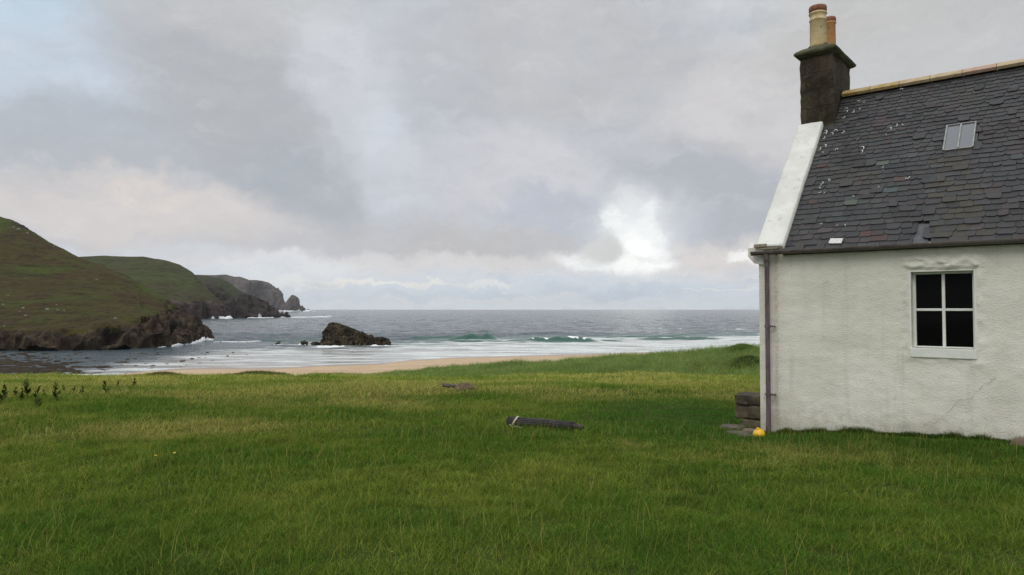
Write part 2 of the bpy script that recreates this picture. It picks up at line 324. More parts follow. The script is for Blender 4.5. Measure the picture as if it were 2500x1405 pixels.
# ---------------------------------------------------------------- headlands
def rock_grass(name, ga, gb, gc, ra, rb, rc, sc, bd, hz=1.):
    """hill cover: heather and grass tones over broken rock, split by the 'rock' attribute and the slope"""
    m, q, p = mat(name); co = q.node('ShaderNodeTexCoord').outputs['Object']; rk = q.attr('rock')
    n1 = q.noise(q.mapping(co, rot=(0, .3, .2), scale=(1, 1, 2.2)), .055 * sc, 6, .62, .6); n2 = q.noise(co, .35 * sc, 7, .7); n3 = q.noise(co, .02 * sc, 4, .5)
    ns_ = q.noise(q.mapping(co, rot=(0, .42, .25), scale=(.45, .8, 3.2)), .11 * sc, 7, .68, .8)
    gcol = q.mix(q.rng(n1, .44, .56), ga, gb); gcol = q.mix(q.rng(n3, .52, .62), gcol, gc); gcol = q.mix(q.math('MULTIPLY', q.rng(ns_, .50, .62), .65), gcol, tuple(v * .42 for v in ga)); gcol = q.mix(q.math('MULTIPLY', q.rng(n2, .48, .66), .7), gcol, (.014, .012, .006))
    gcol = q.mix(q.math('MULTIPLY', q.rng(q.noise(co, 1.1 * sc, 6, .7), .56, .72), .5), gcol, tuple(v * 1.9 for v in gb))
    nr = q.noise(q.mapping(co, scale=(1, 1, .22)), .22 * sc, 8, .72); nv_ = q.noise(q.mapping(co, scale=(1, .6, .10)), .16 * sc, 5, .6); nl = q.noise(q.mapping(co, rot=(.25, 0, 0), scale=(.2, .2, 1.6)), .3 * sc, 6, .65)
    rcol = q.mix(q.rng(nr, .38, .62), ra, rb); rcol = q.mix(q.rng(nl, .5, .7), rcol, rc); rcol = q.mix(q.rng(q.noise(co, .5 * sc, 6, .7), .52, .72), rcol, tuple(v * .35 for v in ra)); rcol = q.mix(q.math('MULTIPLY', q.rng(nv_, .50, .60), .8), rcol, tuple(v * .28 for v in ra))
    f = q.rng(q.math('ADD', rk, q.math('MULTIPLY', q.math('SUBTRACT', q.noise(q.mapping(co, scale=(1, 1, .5)), .16 * sc, 7, .7), .5), 2.4)), .42, .62)
    q.put(p.inputs['Base Color'], q.mix(f, gcol, rcol)); p.inputs['Roughness'].default_value = .95; p.inputs['Specular IOR Level'].default_value = .15
    b = q.bump(nr, .9, bd); q.put(p.inputs['Normal'], q.bump(n2, .6, bd * .35, b))
    return m
def loft(cols, nu, nv, back, amp, gully, seed, fr, skip_top=.35, vsm=3):
    """cols: (px, [(row, Y, rock), ...]) from the shore up to the skyline; returns verts, faces, rock"""
    K = len(cols[0][1]); pxs = np.array([c[0] for c in cols], float)
    A = np.array([[(*at(c[0], r, Y), rk) for (r, Y, rk) in c[1]] for c in cols])
    bk = []
    for (dy, dz) in back:
        b = A[:, -1].copy(); b[:, 0] *= (b[:, 1] + dy) / b[:, 1]; b[:, 1] += dy; b[:, 2] = np.maximum(b[:, 2] - dz, SEA - 4); bk.append(b)
    A = np.concatenate([A, np.stack(bk, 1)], 1)
    A[:, 0, 2] = SEA - 1.2
    U = np.linspace(pxs[0], pxs[-1], nu); B = np.zeros((nu, A.shape[1], 4))
    for k in range(A.shape[1]):
        for c in range(4): B[:, k, c] = np.interp(U, pxs, A[:, k, c])
    ker = np.ones(5) / 5
    for k in range(A.shape[1]):
        for c in (0, 1, 2):
            if k != K - 1: B[:, k, c] = np.convolve(np.pad(B[:, k, c], 2, 'edge'), ker, 'valid')
    tt = np.linspace(0, 1, nv); wts = np.array([0] + [1.] * (K - 1) + [.35] * len(back)); kv = np.cumsum(wts) / wts.sum()
    C = np.zeros((nu, nv, 4))
    for c in range(4):
        for i in range(nu): C[i, :, c] = np.interp(tt, kv, B[i, :, c])
    for _ in range(vsm): C[:, 1:-1] = .25 * C[:, :-2] + .5 * C[:, 1:-1] + .25 * C[:, 2:]
    X, Y, Z, R = [C[..., i] for i in range(4)]
    du = np.gradient(C[..., :3], axis=0); dv = np.gradient(C[..., :3], axis=1); N = np.cross(du, dv); N /= np.linalg.norm(N, axis=-1, keepdims=True) + 1e-9
    N = np.where((N[..., 1:2] > 0), -N, N)
    kt = kv[K - 1]; edge = 1 - (1 - skip_top) * np.exp(-((tt - kt) / .05) ** 2)[None, :]
    rough = (.30 + .8 * sst(R, .2, .8))
    dsp = amp * rough * fbm(X * fr, Y * fr, Z * fr + seed, 6, .55)
    dsp += gully * sst(R, .3, .8) * (1 - 2.2 * np.abs(fbm(X * fr * 1.4 + seed, Y * fr * .9, Z * fr * .18, 3, .5)))
    dsp += amp * .22 * (1 - sst(R, .2, .6)) * np.abs(fbm(X * fr * .8, Y * fr * .8, Z * fr * 5.5 + seed, 4)) * 2
    C[..., :3] += N * (dsp * edge)[..., None]
    return C[..., :3].reshape(-1, 3), gridfaces(nu, nv), R.ravel()
def headland(name, cols, m, nu, nv, back, amp, gully, seed, fr, **kw):
    V, Fc, R = loft(cols, nu, nv, back, amp, gully, seed, fr, **kw); me = mesh(name, V, Fc); fattr(me, 'rock', R); return link(name, me, m)
GH1 = rock_grass('heather_slope', (.052, .035, .012), (.053, .050, .010), (.050, .068, .010), (.022, .016, .011), (.088, .064, .040), (.040, .024, .018), 1., 1.6)
GH2 = rock_grass('grass_slope', (.050, .044, .016), (.048, .052, .016), (.046, .058, .015), (.040, .028, .024), (.085, .062, .052), (.06, .038, .034), .45, 3.)
GH3 = rock_grass('dark_cliff', (.034, .042, .018), (.046, .044, .018), (.036, .046, .016), (.018, .015, .013), (.052, .040, .034), (.050, .028, .025), .35, 4.)
GH4 = rock_grass('pale_cliff', (.060, .055, .032), (.070, .060, .036), (.055, .060, .030), (.062, .050, .048), (.120, .094, .088), (.085, .078, .045), .06, 14.)
c1 = [(-700, [(862, 196, 1), (812, 203, .8), (740, 250, 0), (600, 330, .1), (380, 430, .1)]),
 (-300, [(858, 203, 1), (810, 210, .8), (740, 252, 0), (600, 330, .1), (440, 420, .1)]),
 (0, [(856, 206.7, 1), (806, 213, .42), (748, 252, .05), (640, 325, .1), (527, 400, .15)]),
 (30, [(856, 206.7, 1), (805, 213, .42), (748, 252, .05), (645, 323, .1), (536, 398, .45)]),
 (62, [(857, 206, 1), (805, 213, .38), (747, 252, 0), (652, 321, .1), (551, 395, .55)]),
 (85, [(857, 206, 1), (805, 213, .38), (747, 252, 0), (660, 318, .1), (567, 392, .5)]),
 (120, [(857, 206, 1), (805, 213, .36), (748, 251, 0), (672, 312, .1), (590, 387, .15)]),
 (165, [(856, 206.7, 1), (806, 213, .34), (752, 249, 0), (684, 303, .1), (612, 378, .1)]),
 (192, [(856, 206.7, 1), (806, 213, .34), (753, 248, 0), (692, 298, .1), (627, 370, .1)]),
 (260, [(855, 209, 1), (798, 216, .5), (760, 245, 0), (710, 290, .1), (652, 352, .1)]),
 (300, [(853, 213, 1), (797, 220, .5), (764, 246, 0), (720, 285, .1), (668, 344, .12)]),
 (340, [(851, 217.5, 1), (794, 224, .7), (768, 247, .1), (732, 281, .12), (688, 336, .15)]),
 (384, [(848, 224.5, 1), (799, 231, .8), (775, 250, .3), (748, 283, .3), (714, 324, .35)]),
 (416, [(845, 232, 1), (801, 238, .95), (780, 254, .75), (760, 282, .75), (735, 316, .6)]),
 (440, [(842, 240, 1), (806, 246, 1), (788, 258, .9), (771, 280, .9), (750, 308, .9)]),
 (464, [(838.5, 250, 1), (810, 255, 1), (796, 264, 1), (782, 281, 1), (766, 303, 1)]),
 (490, [(834, 264, 1), (816, 267, 1), (804, 273, 1), (794, 282, 1), (783, 294, 1)]),
 (506, [(832, 271, 1), (818, 273, 1), (810, 277, 1), (803, 283, 1), (795, 290, 1)]),
 (518, [(830, 278, 1), (824, 279, 1), (819, 281, 1), (813, 284, 1), (808, 288, 1)]),
 (526, [(829, 282, 1), (827, 283, 1), (825, 284, 1), (824, 285, 1), (823, 287, 1)])]
tag(headland('headland', c1, GH1, 820, 300, [(60, 6), (250, 30), (420, 70)], 1.7, 3.4, 3.1, .10, vsm=2), kind='structure')
c2 = [(-300, [(784, 740, 1), (775, 745, .5), (745, 800, .1), (690, 900, 0), (630, 1060, 0)]),
 (190, [(784, 740, 1), (770, 745, .5), (740, 800, .1), (690, 900, 0), (627, 1060, 0)]),
 (250, [(783, 750, 1), (765, 755, .5), (735, 810, .1), (685, 905, 0), (625, 1060, 0)]),
 (350, [(782, 780, 1), (758, 787, .6), (730, 830, .1), (685, 915, 0), (627, 1050, 0)]),
 (400, [(781, 803, 1), (752, 812, .65), (728, 850, .2), (690, 920, .05), (634, 1040, 0)]),
 (440, [(780, 835, 1), (748, 845, .7), (728, 870, .3), (695, 930, .05), (646, 1030, .05)]),
 (470, [(779.5, 852, 1), (748, 862, .75), (728, 885, .3), (702, 935, .1), (664, 1015, .1)]),
 (493, [(779, 870, 1), (746, 878, .75), (730, 895, .3), (712, 935, .1), (688, 1000, .2)]),
 (508, [(779, 875, 1), (748, 882, .8), (736, 898, .4), (722, 935, .2), (706, 985, .3)]),
 (524, [(778.5, 885, 1), (752, 890, .9), (742, 903, .7), (733, 930, .4), (722, 965, .4)]),
 (545, [(778, 905, 1), (762, 908, 1), (755, 914, 1), (749, 925, .8), (742, 940, .8)]),
 (556, [(777.5, 915, 1), (772, 917, 1), (770, 919, 1), (768, 923, 1), (767, 927, 1)])]
tag(headland('headland', c2, GH2, 500, 200, [(80, 4), (300, 30), (600, 100)], 6, 7, 5.2, .022, vsm=2), kind='structure')
c3 = [(380, [(778, 950, 1), (755, 965, .7), (735, 1020, .3), (705, 1150, .1), (672, 1380, 0)]),
 (480, [(778, 930, 1), (755, 945, .8), (735, 1000, .5), (705, 1120, .3), (672, 1370, 0)]),
 (506, [(778, 920, 1), (755, 935, .9), (735, 990, .7), (707, 1100, .7), (674, 1340, 0)]),
 (540, [(777.5, 930, 1), (755, 945, 1), (735, 990, .8), (710, 1080, .6), (680, 1290, 0)]),
 (556, [(777.5, 940, 1), (755, 952, 1), (737, 990, .8), (715, 1070, .4), (687, 1260, 0)]),
 (572, [(777, 950, 1), (756, 962, 1), (740, 990, .7), (722, 1060, .4), (698, 1230, .1)]),
 (588, [(777, 955, 1), (757, 967, 1), (743, 990, .8), (729, 1060, .6), (711, 1190, .4)]),
 (604, [(777, 960, 1), (758, 972, 1), (747, 990, .9), (736, 1050, .8), (721, 1160, .8)]),
 (625, [(776.5, 970, 1), (760, 980, 1), (751, 1000, 1), (742, 1045, 1), (729, 1135, .9)]),
 (651, [(776.5, 985, 1), (764, 992, 1), (757, 1005, 1), (750, 1040, 1), (740, 1105, 1)]),
 (670, [(776, 1000, 1), (768, 1005, 1), (763, 1015, 1), (757, 1040, 1), (750, 1080, 1)]),
 (683, [(776, 1010, 1), (771, 1015, 1), (768, 1025, 1), (765, 1040, 1), (761, 1068, 1)]),
 (694, [(775.3, 1028, 1), (773, 1032, 1), (771.5, 1036, 1), (770, 1042, 1), (768, 1056, 1)]),
 (705, [(775, 1044, 1), (774.7, 1045, 1), (774.4, 1046, 1), (774.2, 1048, 1), (774, 1050, 1)])]
tag(headland('headland', c3, GH3, 480, 200, [(60, 14), (300, 90), (500, 200)], 5.5, 6.5, 8.2, .026, vsm=2), kind='structure')
def c4row(px, top, g=.1): return (px, [(760.5, 3800, 1), (760 - (760 - top) * .35, 3815, 1), (760 - (760 - top) * .6, 3850, 1), (760 - (760 - top) * .85, 3900, .85), (top, 4000, g)])
c4 = [c4row(300, 672), c4row(480, 671), c4row(519, 672), c4row(553, 670.5), c4row(572, 676), c4row(585, 675.5), c4row(597, 679.5), c4row(610, 684), c4row(625, 684), c4row(641, 686),
      c4row(656, 690), c4row(664, 695, .4), c4row(672, 702, .8), c4row(679, 706, .9), c4row(685, 711, 1), c4row(688, 718, 1), c4row(691, 726, 1), c4row(695, 736, 1), c4row(700, 743, 1), c4row(704, 757, 1)]
tag(headland('headland', c4, GH4, 460, 160, [(200, 10), (900, 90), (1500, 300)], 11, 17, 2.2, .009, vsm=2), kind='structure')
# far sea stack and its outlier
def c5row(px, top, Y=3700): return (px, [(761, Y, 1), (760.7 - (760.7 - top) * .4, Y + 6, 1), (760.7 - (760.7 - top) * .8, Y + 18, 1), (top, Y + 40, 1)])
c5 = [c5row(*a) for a in ((696, 740), (700, 736.2), (703, 731), (706, 725.8), (709, 728.3), (711, 723), (714.5, 720.6), (719.7, 722.6), (725.4, 727), (729, 732), (730.3, 742), (734, 746.7), (735.8, 751.5), (737.8, 745.4), (742, 751.5), (745, 758))]
V, Fc, R = loft(c5, 260, 90, [(45, 12), (90, 90)], 4, 5, 6.1, .02); me = mesh('sea_stack', V, Fc); fattr(me, 'rock', R)
tag(link('sea_stack', me, GH4), 'tall pointed rock stack in the sea off the end of the farthest cliff', 'sea stack')
V, Fc, R = loft([c5row(*a) for a in ((749.5, 757, 3650), (751.5, 753.6, 3650), (755, 756, 3650), (758, 759, 3650))], 60, 30, [(20, 6), (40, 30)], 3, 2, 1.1, .03); me = mesh('sea_rock', V, Fc); fattr(me, 'rock', R)
tag(link('sea_rock', me, GH4), 'tiny low rock just beyond the foot of the far pointed stack', 'rock')
# big rock in the bay and small ones beside it
SR = rock_grass('bay_rock', (.060, .048, .022), (.050, .044, .018), (.070, .060, .024), (.026, .021, .014), (.095, .074, .045), (.050, .032, .026), 3.2, .5)
def rockrow(px, top, base, Y): h_ = base - top; return (px, [(base, Y, 1), (base - h_ * .45, Y + .8, .95), (base - h_ * .8, Y + 2, .8), (top, Y + 4.2, .45)])
def rockrows(L, Y, base): return [rockrow(a, b, base, Y) for a, b in L]
RK = rockrows([(762, 844), (764, 836), (769, 836), (776, 840), (781, 842), (784, 837), (793, 827), (795, 812), (797, 800), (802, 790.5), (812, 787), (828, 789.5), (841, 794), (862, 802), (883, 811), (899, 819), (907, 818.5), (915, 826), (928, 827), (941, 825.5), (950, 830), (955, 842)], 232, 845.5)
def add_rock(L, Y, base, name, label, nu=220, nv=110, amp=.85, gl=.5, fr=.55, seed=1.):
    V, Fc, R = loft(L, nu, nv, [(3.5, .6), (7, 9)], amp, gl, seed, fr); me = mesh(name, V, Fc); fattr(me, 'rock', R)
    return tag(link(name, me, SR), label, 'rock')
add_rock(RK, 232, 845, 'sea_rock', 'large wedge shaped dark rock standing in the shallow surf of the bay')
add_rock(rockrows([(735.5, 838), (738, 833), (741, 836), (744, 830), (748, 833), (751.5, 839)], 241, 840.5), 241, 840, 'sea_rock', 'small jagged rock in the water just left of the big wedge shaped rock', 60, 40, .5, .3, .7, 4.)
add_rock(rockrows([(673, 842), (677, 839.5), (681, 838.6), (686, 840), (688.5, 842.5)], 236, 843.5), 236, 843, 'sea_rock', 'low wet rock awash between the headland tip and the small jagged rock', 60, 40, .4, .3, .7, 5.)
add_rock(rockrows([(677.5, 835.5), (681, 834), (685, 834.6), (687, 836.3)], 254, 836.8), 254, 836, 'sea_rock', 'tiny rock tip awash behind the low wet rock off the headland', 40, 30, .3, .2, .7, 6.)
# weed covered rocks breaking the calm water, lower left
m, q, p = mat('wet_seaweed'); co = q.node('ShaderNodeTexCoord').outputs['Object']
q.put(p.inputs['Base Color'], q.mix(q.rng(q.noise(co, 1.4, 5, .6), .4, .6), (.022, .016, .010), (.040, .028, .014))); p.inputs['Roughness'].default_value = .85; p.inputs['Specular IOR Level'].default_value = .15
q.put(p.inputs['Normal'], q.bump(q.noise(co, 4, 6, .6), .8, .1)); WEED = m
xs = np.arange(-160, -68, .28); ys = np.arange(122, 196, .28); Xg, Yg = np.meshgrid(xs, ys, indexing='ij')
px = 1250 + F * Xg / Yg; row = 755 + 12 * F / Yg
msk = np.exp(-(((px + 10) / 130) ** 2 + ((row - 905) / 6) ** 2)) + .75 * np.exp(-(((px - 60) / 150) ** 2 + ((row - 889) / 5) ** 2)) * .8 + .7 * np.exp(-(((px - 150) / 60) ** 2 + ((row - 909) / 3) ** 2)) + .5 * np.exp(-(((px - 200) / 90) ** 2 + ((row - 898) / 2.5) ** 2))
hh = msk * .8 + .95 * fbm(Xg / 3.4, Yg / 2.2, 0, 4) - .30 - .25 * sst(px, 100, 260)
tag(link('seaweed', mesh('seaweed', np.stack([Xg, Yg, SEA + np.clip(hh, -.6, .35)], -1).reshape(-1, 3), gridfaces(len(xs), len(ys))), WEED), 'dark seaweed and stones breaking the calm water at lower left', 'seaweed', kind='stuff')
# surf at the foot of the rocks
m, q, p = mat('sea_foam'); co = q.node('ShaderNodeTexCoord').outputs['Object']
n_ = q.noise(co, 1.2, 6, .65); q.put(p.inputs['Base Color'], q.mix(q.rng(n_, .35, .6), (.55, .57, .56), (.82, .83, .82))); p.inputs['Roughness'].default_value = .9
q.put(p.inputs['Normal'], q.bump(n_, .7, .2)); FOAM = m
SV, SF, sn = [], [], 0
def surf(pts, wid, hgt, fr, thr=-.15, n=160, seed=0.):
    """irregular ridge of broken water along pts [(px,row)] that lie on the sea surface"""
    global sn
    P_ = np.array([(lambda Y: ((a - 1250) / F * Y, Y))(12 * F / (b - 755)) for a, b in pts]); L = np.r_[0, np.cumsum(np.hypot(*np.diff(P_, axis=0).T))]
    tt = np.linspace(0, L[-1], n); cx = np.interp(tt, L, P_[:, 0]); cy = np.interp(tt, L, P_[:, 1]); m_ = 13; w = np.linspace(-1, 1, m_)
    k = sst(fbm(tt * fr + seed, seed, 0, 3), thr - .12, thr + .25) * sst(np.linspace(0, 1, n), 0, .06) * sst(np.linspace(1, 0, n), 0, .06)
    X = cx[:, None] + 0 * w; Y = cy[:, None] + wid * w[None] * (.4 + .8 * k[:, None]); Z = SEA + hgt * k[:, None] * np.clip(1 - w ** 2, 0, 1)[None] * (1 + .9 * fbm(X * fr * 3, Y * fr * 3, seed, 3)) - .12 * hgt - .05 + 0 * X
    SV.append(np.stack([X, Y, Z], -1).reshape(-1, 3)); SF.append(gridfaces(n, m_) + sn); sn += n * m_
surf([(360, 851), (400, 848), (440, 844), (455, 842)], .9, .35, .12, .0, seed=1.3)
surf([(418, 847), (440, 843.5), (470, 840), (492, 835.5), (508, 833.5), (522, 831)], 2.2, .9, .1, -.3, seed=2.2)
surf([(492, 835), (500, 832.5), (512, 831.5), (524, 830.5)], 1.8, 1.3, .16, -.2, seed=6.1)
surf([(500, 838), (540, 835), (600, 836), (640, 833)], 1.2, .3, .05, .1, seed=4.4)
surf([(515, 779), (540, 778.4), (560, 778.2), (600, 777.8), (625, 777.2)], 6, 3.2, .03, -.25, n=240, seed=3.7)
surf([(519, 778.7), (523, 778.5), (528, 778.5)], 5, 5., .06, -.2, n=60, seed=9.7)
surf([(600, 777.6), (650, 777), (690, 776.2), (712, 775.6)], 5, 1.6, .03, -.1, n=240, seed=5.7)
surf([(632, 776.8), (640, 776.4), (652, 776.2)], 4, 5., .05, -.2, n=80, seed=8.2)
surf([(684, 761.6), (700, 761.3), (720, 761.2), (740, 761), (768, 760.8)], 60, 7., .006, -.35, n=240, seed=6.7)
surf([(756, 846.3), (790, 847), (840, 847), (900, 846.2), (958, 845)], 1.6, .45, .12, -.15, n=200, seed=7.7)
surf([(668, 843.8), (690, 843.8), (700, 842.5)], 1.2, .5, .15, -.3, n=80, seed=8.7)
surf([(730, 841.4), (755, 841)], 1.0, .35, .15, -.2, n=60, seed=9.2)
surf([(795, 773.3), (840, 773)], 9, 1.5, .02, -.3, n=80, seed=4.9)
surf([(700, 776), (790, 775.4), (860, 774.5)], 6, 1.2, .01, .05, n=120, seed=3.9)
for (a, b, c_, s_) in ((1605, 1665, 803.5, 1.), (1765, 1830, 805, 2.), (1835, 1856, 817, 3.), (1270, 1285, 757.9, 5.)):
    surf([(a, c_), ((a + b) / 2, c_ - .4), (b, c_)], 1.3 * (48 / (c_ - 755)) ** 1.5 * .6, .55 * (48 / (c_ - 755)), .04 * (c_ - 755) / 48, -.3, n=80, seed=s_)
tag(link('surf', mesh('surf', np.concatenate(SV), np.concatenate(SF)), FOAM), 'white broken surf washing round the feet of the rocks and cliffs', 'surf', kind='stuff')
# pale boulders on the near hill
BST = simple('pale_stone', (.16, .15, .13), (.27, .25, .22), 2., .9, .6, 4, .05)
def rock_mesh(name, sx, sy, sz, seed, sub=3, rough=.28, flat=0.):
    bm = bmesh.new(); bmesh.ops.create_icosphere(bm, subdivisions=sub, radius=1); V = np.array([v.co[:] for v in bm.verts])
    V = V * (1 + rough * fbm(V[:, 0] * 1.3 + seed, V[:, 1] * 1.3, V[:, 2] * 1.3, 4))[:, None]
    if flat: V[:, 2] = np.clip(V[:, 2], -flat, flat) + .06 * V[:, 2]
    V = np.sign(V) * np.abs(V) ** .85
    for v, c in zip(bm.verts, V): v.co = (c[0] * sx, c[1] * sy, c[2] * sz)
    me = bpy.data.meshes.new(name); bm.to_mesh(me); bm.free(); me.polygons.foreach_set('use_smooth', [True] * len(me.polygons)); me.materials.append(BST)
    return me
dg = bpy.context.evaluated_depsgraph_get()
hill_bvh = None
from mathutils.bvhtree import BVHTree
ho = [o for o in COL.objects if o.name == 'headland'][0]
hill_bvh = BVHTree.FromPolygons([v.co[:] for v in ho.data.vertices], [p_.vertices[:] for p_ in ho.data.polygons])
B3 = [rock_mesh('boulder', 1, .8, .7, s_ * 3.3, 2) for s_ in range(3)]
for i, (a, b, sz, lab) in enumerate([(8, 744, .7, 'pale boulder at the left frame edge above the cliff, on the near hill'), (20, 722, .6, 'highest of the pale boulders low on the near hill, near the left edge'),
  (57, 753, 1.0, 'upper of two pale boulders one above the other left of the bright pair'), (62, 771, .8, 'lower of two pale boulders one above the other, close above the cliff'), (48, 761, .5, 'small pale stone just left of the two stacked one above the other'),
  (115, 756, 1.1, 'largest pale boulder above the left cliff, on the grass of the near hill'), (141, 758, .7, 'pale boulder next right of the largest one above the left cliff'), (157, 759, .6, 'rightmost pale boulder of the row above the left cliff'),
  (10, 797, .6, 'pale boulder right at the cliff edge by the left side of the photo'), (138, 745, .5, 'small pale stone on the green slope above the row of boulders'), (281, 778, .9, 'pale boulder alone above the dark cave in the near cliff'),
  (34, 555, 1.1, 'leftmost pale outcrop stone near the top of the near hill'), (45, 560, 1.5, 'largest pale outcrop stone near the top of the near hill'), (67, 570, 1.2, 'rightmost pale outcrop stone near the top of the near hill'), (130, 603, .7, 'pale stone on the skyline slope below the hilltop outcrop'), (236, 683, .7, 'pale stone in the middle of the heather slope of the near hill')]):
    hit = hill_bvh.ray_cast(Vector((0, 0, EYE)), Vector(ray(a, b)))[0]
    if hit is None: continue
    o = link('boulder', B3[i % 3]); o.location = hit; o.scale = (sz * .55,) * 3; o.rotation_euler = (0, 0, i * 1.3)
    tag(o, lab, 'boulder', 'pale boulders on the near hillside')
# ================================================================ cottage
HZ = math.atan2(HA[1], HA[0])
house = thing('cottage', (HP0[0], HP0[1], 0), 'whitewashed single storey stone cottage with dark slate roof and gable chimney', 'cottage', HZ)
UL = 8.2; EV = 2.665; RV = 2.54; RZ = 5.44; PIT = math.atan2(RZ - EV, RV); SL = math.hypot(RV, RZ - EV)
HM = Matrix.Translation((HP0[0], HP0[1], 0)) @ Matrix.Rotation(HZ, 4, 'Z'); HMI = HM.inverted()
def hit_plane(px, py, p0, nrm):
    """photo pixel -> cottage coordinates on a plane given in cottage coordinates"""
    o = HMI @ Vector((0, 0, EYE)); d_ = HMI.to_3x3() @ Vector(ray(px, py)); n_ = Vector(nrm); k = (Vector(p0) - o).dot(n_) / d_.dot(n_)
    return o + d_ * k
def on_wall(px, py): return hit_plane(px, py, (0, 0, 0), (0, 1, 0))
def on_roof(px, py): return hit_plane(px, py, (0, 0, EV), (0, -math.sin(PIT), math.cos(PIT)))
# harled wall
m, q, p = mat('whitewashed_harling'); co = q.node('ShaderNodeTexCoord').outputs['Object']
n1 = q.noise(q.mapping(co, scale=(1, 1, .6)), 1.3, 6, .6); n2 = q.noise(co, 26, 6, .7); n3 = q.noise(co, 7, 6, .65)
c = q.mix(q.rng(n1, .36, .66), (.70, .68, .58), (.79, .765, .67))
c = q.mix(q.math('MULTIPLY', q.rng(q.noise(q.mapping(co, scale=(.8, 1, 1)), .9, 6, .65), .54, .72), .35), c, (.52, .47, .40))
c = q.mix(q.math('MULTIPLY', q.rng(n2, .60, .72), .50), c, (.34, .33, .28)); c = q.mix(q.math('MULTIPLY', q.rng(q.noise(q.mapping(co, scale=(3.2, 1, .28)), 2.2, 5, .6), .54, .70), .28), c, (.47, .46, .37))
sp = q.node('ShaderNodeSeparateXYZ'); q.put(sp.inputs[0], co)
damp = q.math('MULTIPLY', q.rng(q.math('ADD', sp.outputs[2], q.math('MULTIPLY', q.math('SUBTRACT', n3, .5), .9)), .50, .05), .62)
c = q.mix(damp, c, (.40, .385, .30))
rust = q.math('MULTIPLY', q.rng(q.math('ABSOLUTE', q.math('SUBTRACT', q.math('SUBTRACT', sp.outputs[0], .245), q.math('MULTIPLY', q.math('SUBTRACT', n2, .5), .10))), .06, .0), q.rng(n2, .32, .6))
rust = q.math('MULTIPLY', rust, q.rng(sp.outputs[1], .02, .01)); c = q.mix(q.math('MULTIPLY', rust, .42), c, (.34, .22, .14))
pit = q.math('MULTIPLY', q.rng(sp.outputs[0], .14, .06), q.rng(n2, .56, .66)); c = q.mix(q.math('MULTIPLY', pit, .6), c, (.30, .28, .24))
q.put(p.inputs['Base Color'], c); p.inputs['Roughness'].default_value = .92; p.inputs['Specular IOR Level'].default_value = .25
b_ = q.bump(q.noise(q.mapping(co, rot=(0, .4, 0), scale=(.75, 1, 1.3)), 38, 5, .7), .8, .012); q.put(p.inputs['Normal'], q.bump(q.noise(co, 13, 4, .6), .22, .010, b_)); HARL = m
WU0, WU1, WZ0, WZ1 = 1.985, 2.705, 1.19, 2.295     # window opening
def wallgrid():
    us_ = np.unique(np.round(np.concatenate([np.arange(0, 3.8, .02), np.arange(3.8, UL + .01, .08), [WU0, WU1]]), 4)); zs_ = np.unique(np.round(np.concatenate([np.arange(-.5, EV, .02), [EV, WZ0, WZ1]]), 4))
    U_, Z_ = np.meshgrid(us_, zs_, indexing='ij')
    inside = (U_ > WU0 - .001) & (U_ < WU1 + .001) & (Z_ > WZ0 - .001) & (Z_ < WZ1 + .001)
    dw = np.hypot(np.maximum(np.maximum(WU0 - U_, U_ - WU1), 0), np.maximum(np.maximum(WZ0 - Z_, Z_ - WZ1), 0))
    rel = .012 * fbm(U_ * 1.7, Z_ * 2.2, 0, 3) + .0022 * fbm(U_ * 9, Z_ * 13, 3, 3)
    rim = np.exp(-((dw - .06 - .05 * pn(U_ * 3, Z_ * 3)) / .05) ** 2) * (.005 + .014 * fbm(U_ * 6, Z_ * 7, 1, 4))
    lin_ = sst(U_, WU0 - .12, WU0 - .02) * sst(U_, WU1 + .14, WU1 + .03) * sst(Z_, WZ1 + .015, WZ1 + .05) * sst(Z_ + .05 * pn(U_ * 6, 3), WZ1 + .22, WZ1 + .12)
    rel = rel + rim + lin_ * (.022 + .035 * fbm(U_ * 9 + Z_ * 5, Z_ * 16, 2, 4)) 
    rel = rel * sst(U_, 0, .03); rel = np.where(inside, 0, rel)
    V = np.stack([U_, -rel, Z_], -1).reshape(-1, 3); Fq = gridfaces(len(us_), len(zs_))
    cu = V[Fq][:, :, 0].mean(1); cz_ = V[Fq][:, :, 2].mean(1)
    Fq = Fq[~((cu > WU0) & (cu < WU1) & (cz_ > WZ0) & (cz_ < WZ1))]
    return V, Fq
Va, Fa = wallgrid()
# gable (far left), back and right walls close the shell
vs_ = np.arange(0, 2 * RV + .001, RV / 40); gv = []
zt = EV + (RV - np.abs(vs_ - RV)) * math.tan(PIT) - .02; nz = 60
for v_, z1 in zip(vs_, zt):
    for k in range(nz + 1): gv.append((0, v_, -.5 + (z1 + .5) * k / nz))
gv = np.array(gv); gv[:, 0] -= (.014 * fbm(gv[:, 1] * 2, gv[:, 2] * 2, 5, 4) + .004) * sst(gv[:, 1], 0, .05) 
Fg = gridfaces(len(vs_), nz + 1)[:, ::-1] + len(Va)
gr_ = gv.copy(); gr_[:, 0] = UL - gr_[:, 0]; Fr = gridfaces(len(vs_), nz + 1) + len(Va) + len(gv)
bw = np.array([(0, 2 * RV, -.5), (UL, 2 * RV, -.5), (UL, 2 * RV, EV), (0, 2 * RV, EV)]); Fb = np.array([[0, 1, 2, 3]]) + len(Va) + 2 * len(gv)
link('wall', mesh('wall', np.concatenate([Va, gv, gr_, bw]), np.concatenate([Fa, Fg, Fr, Fb])), HARL, house)
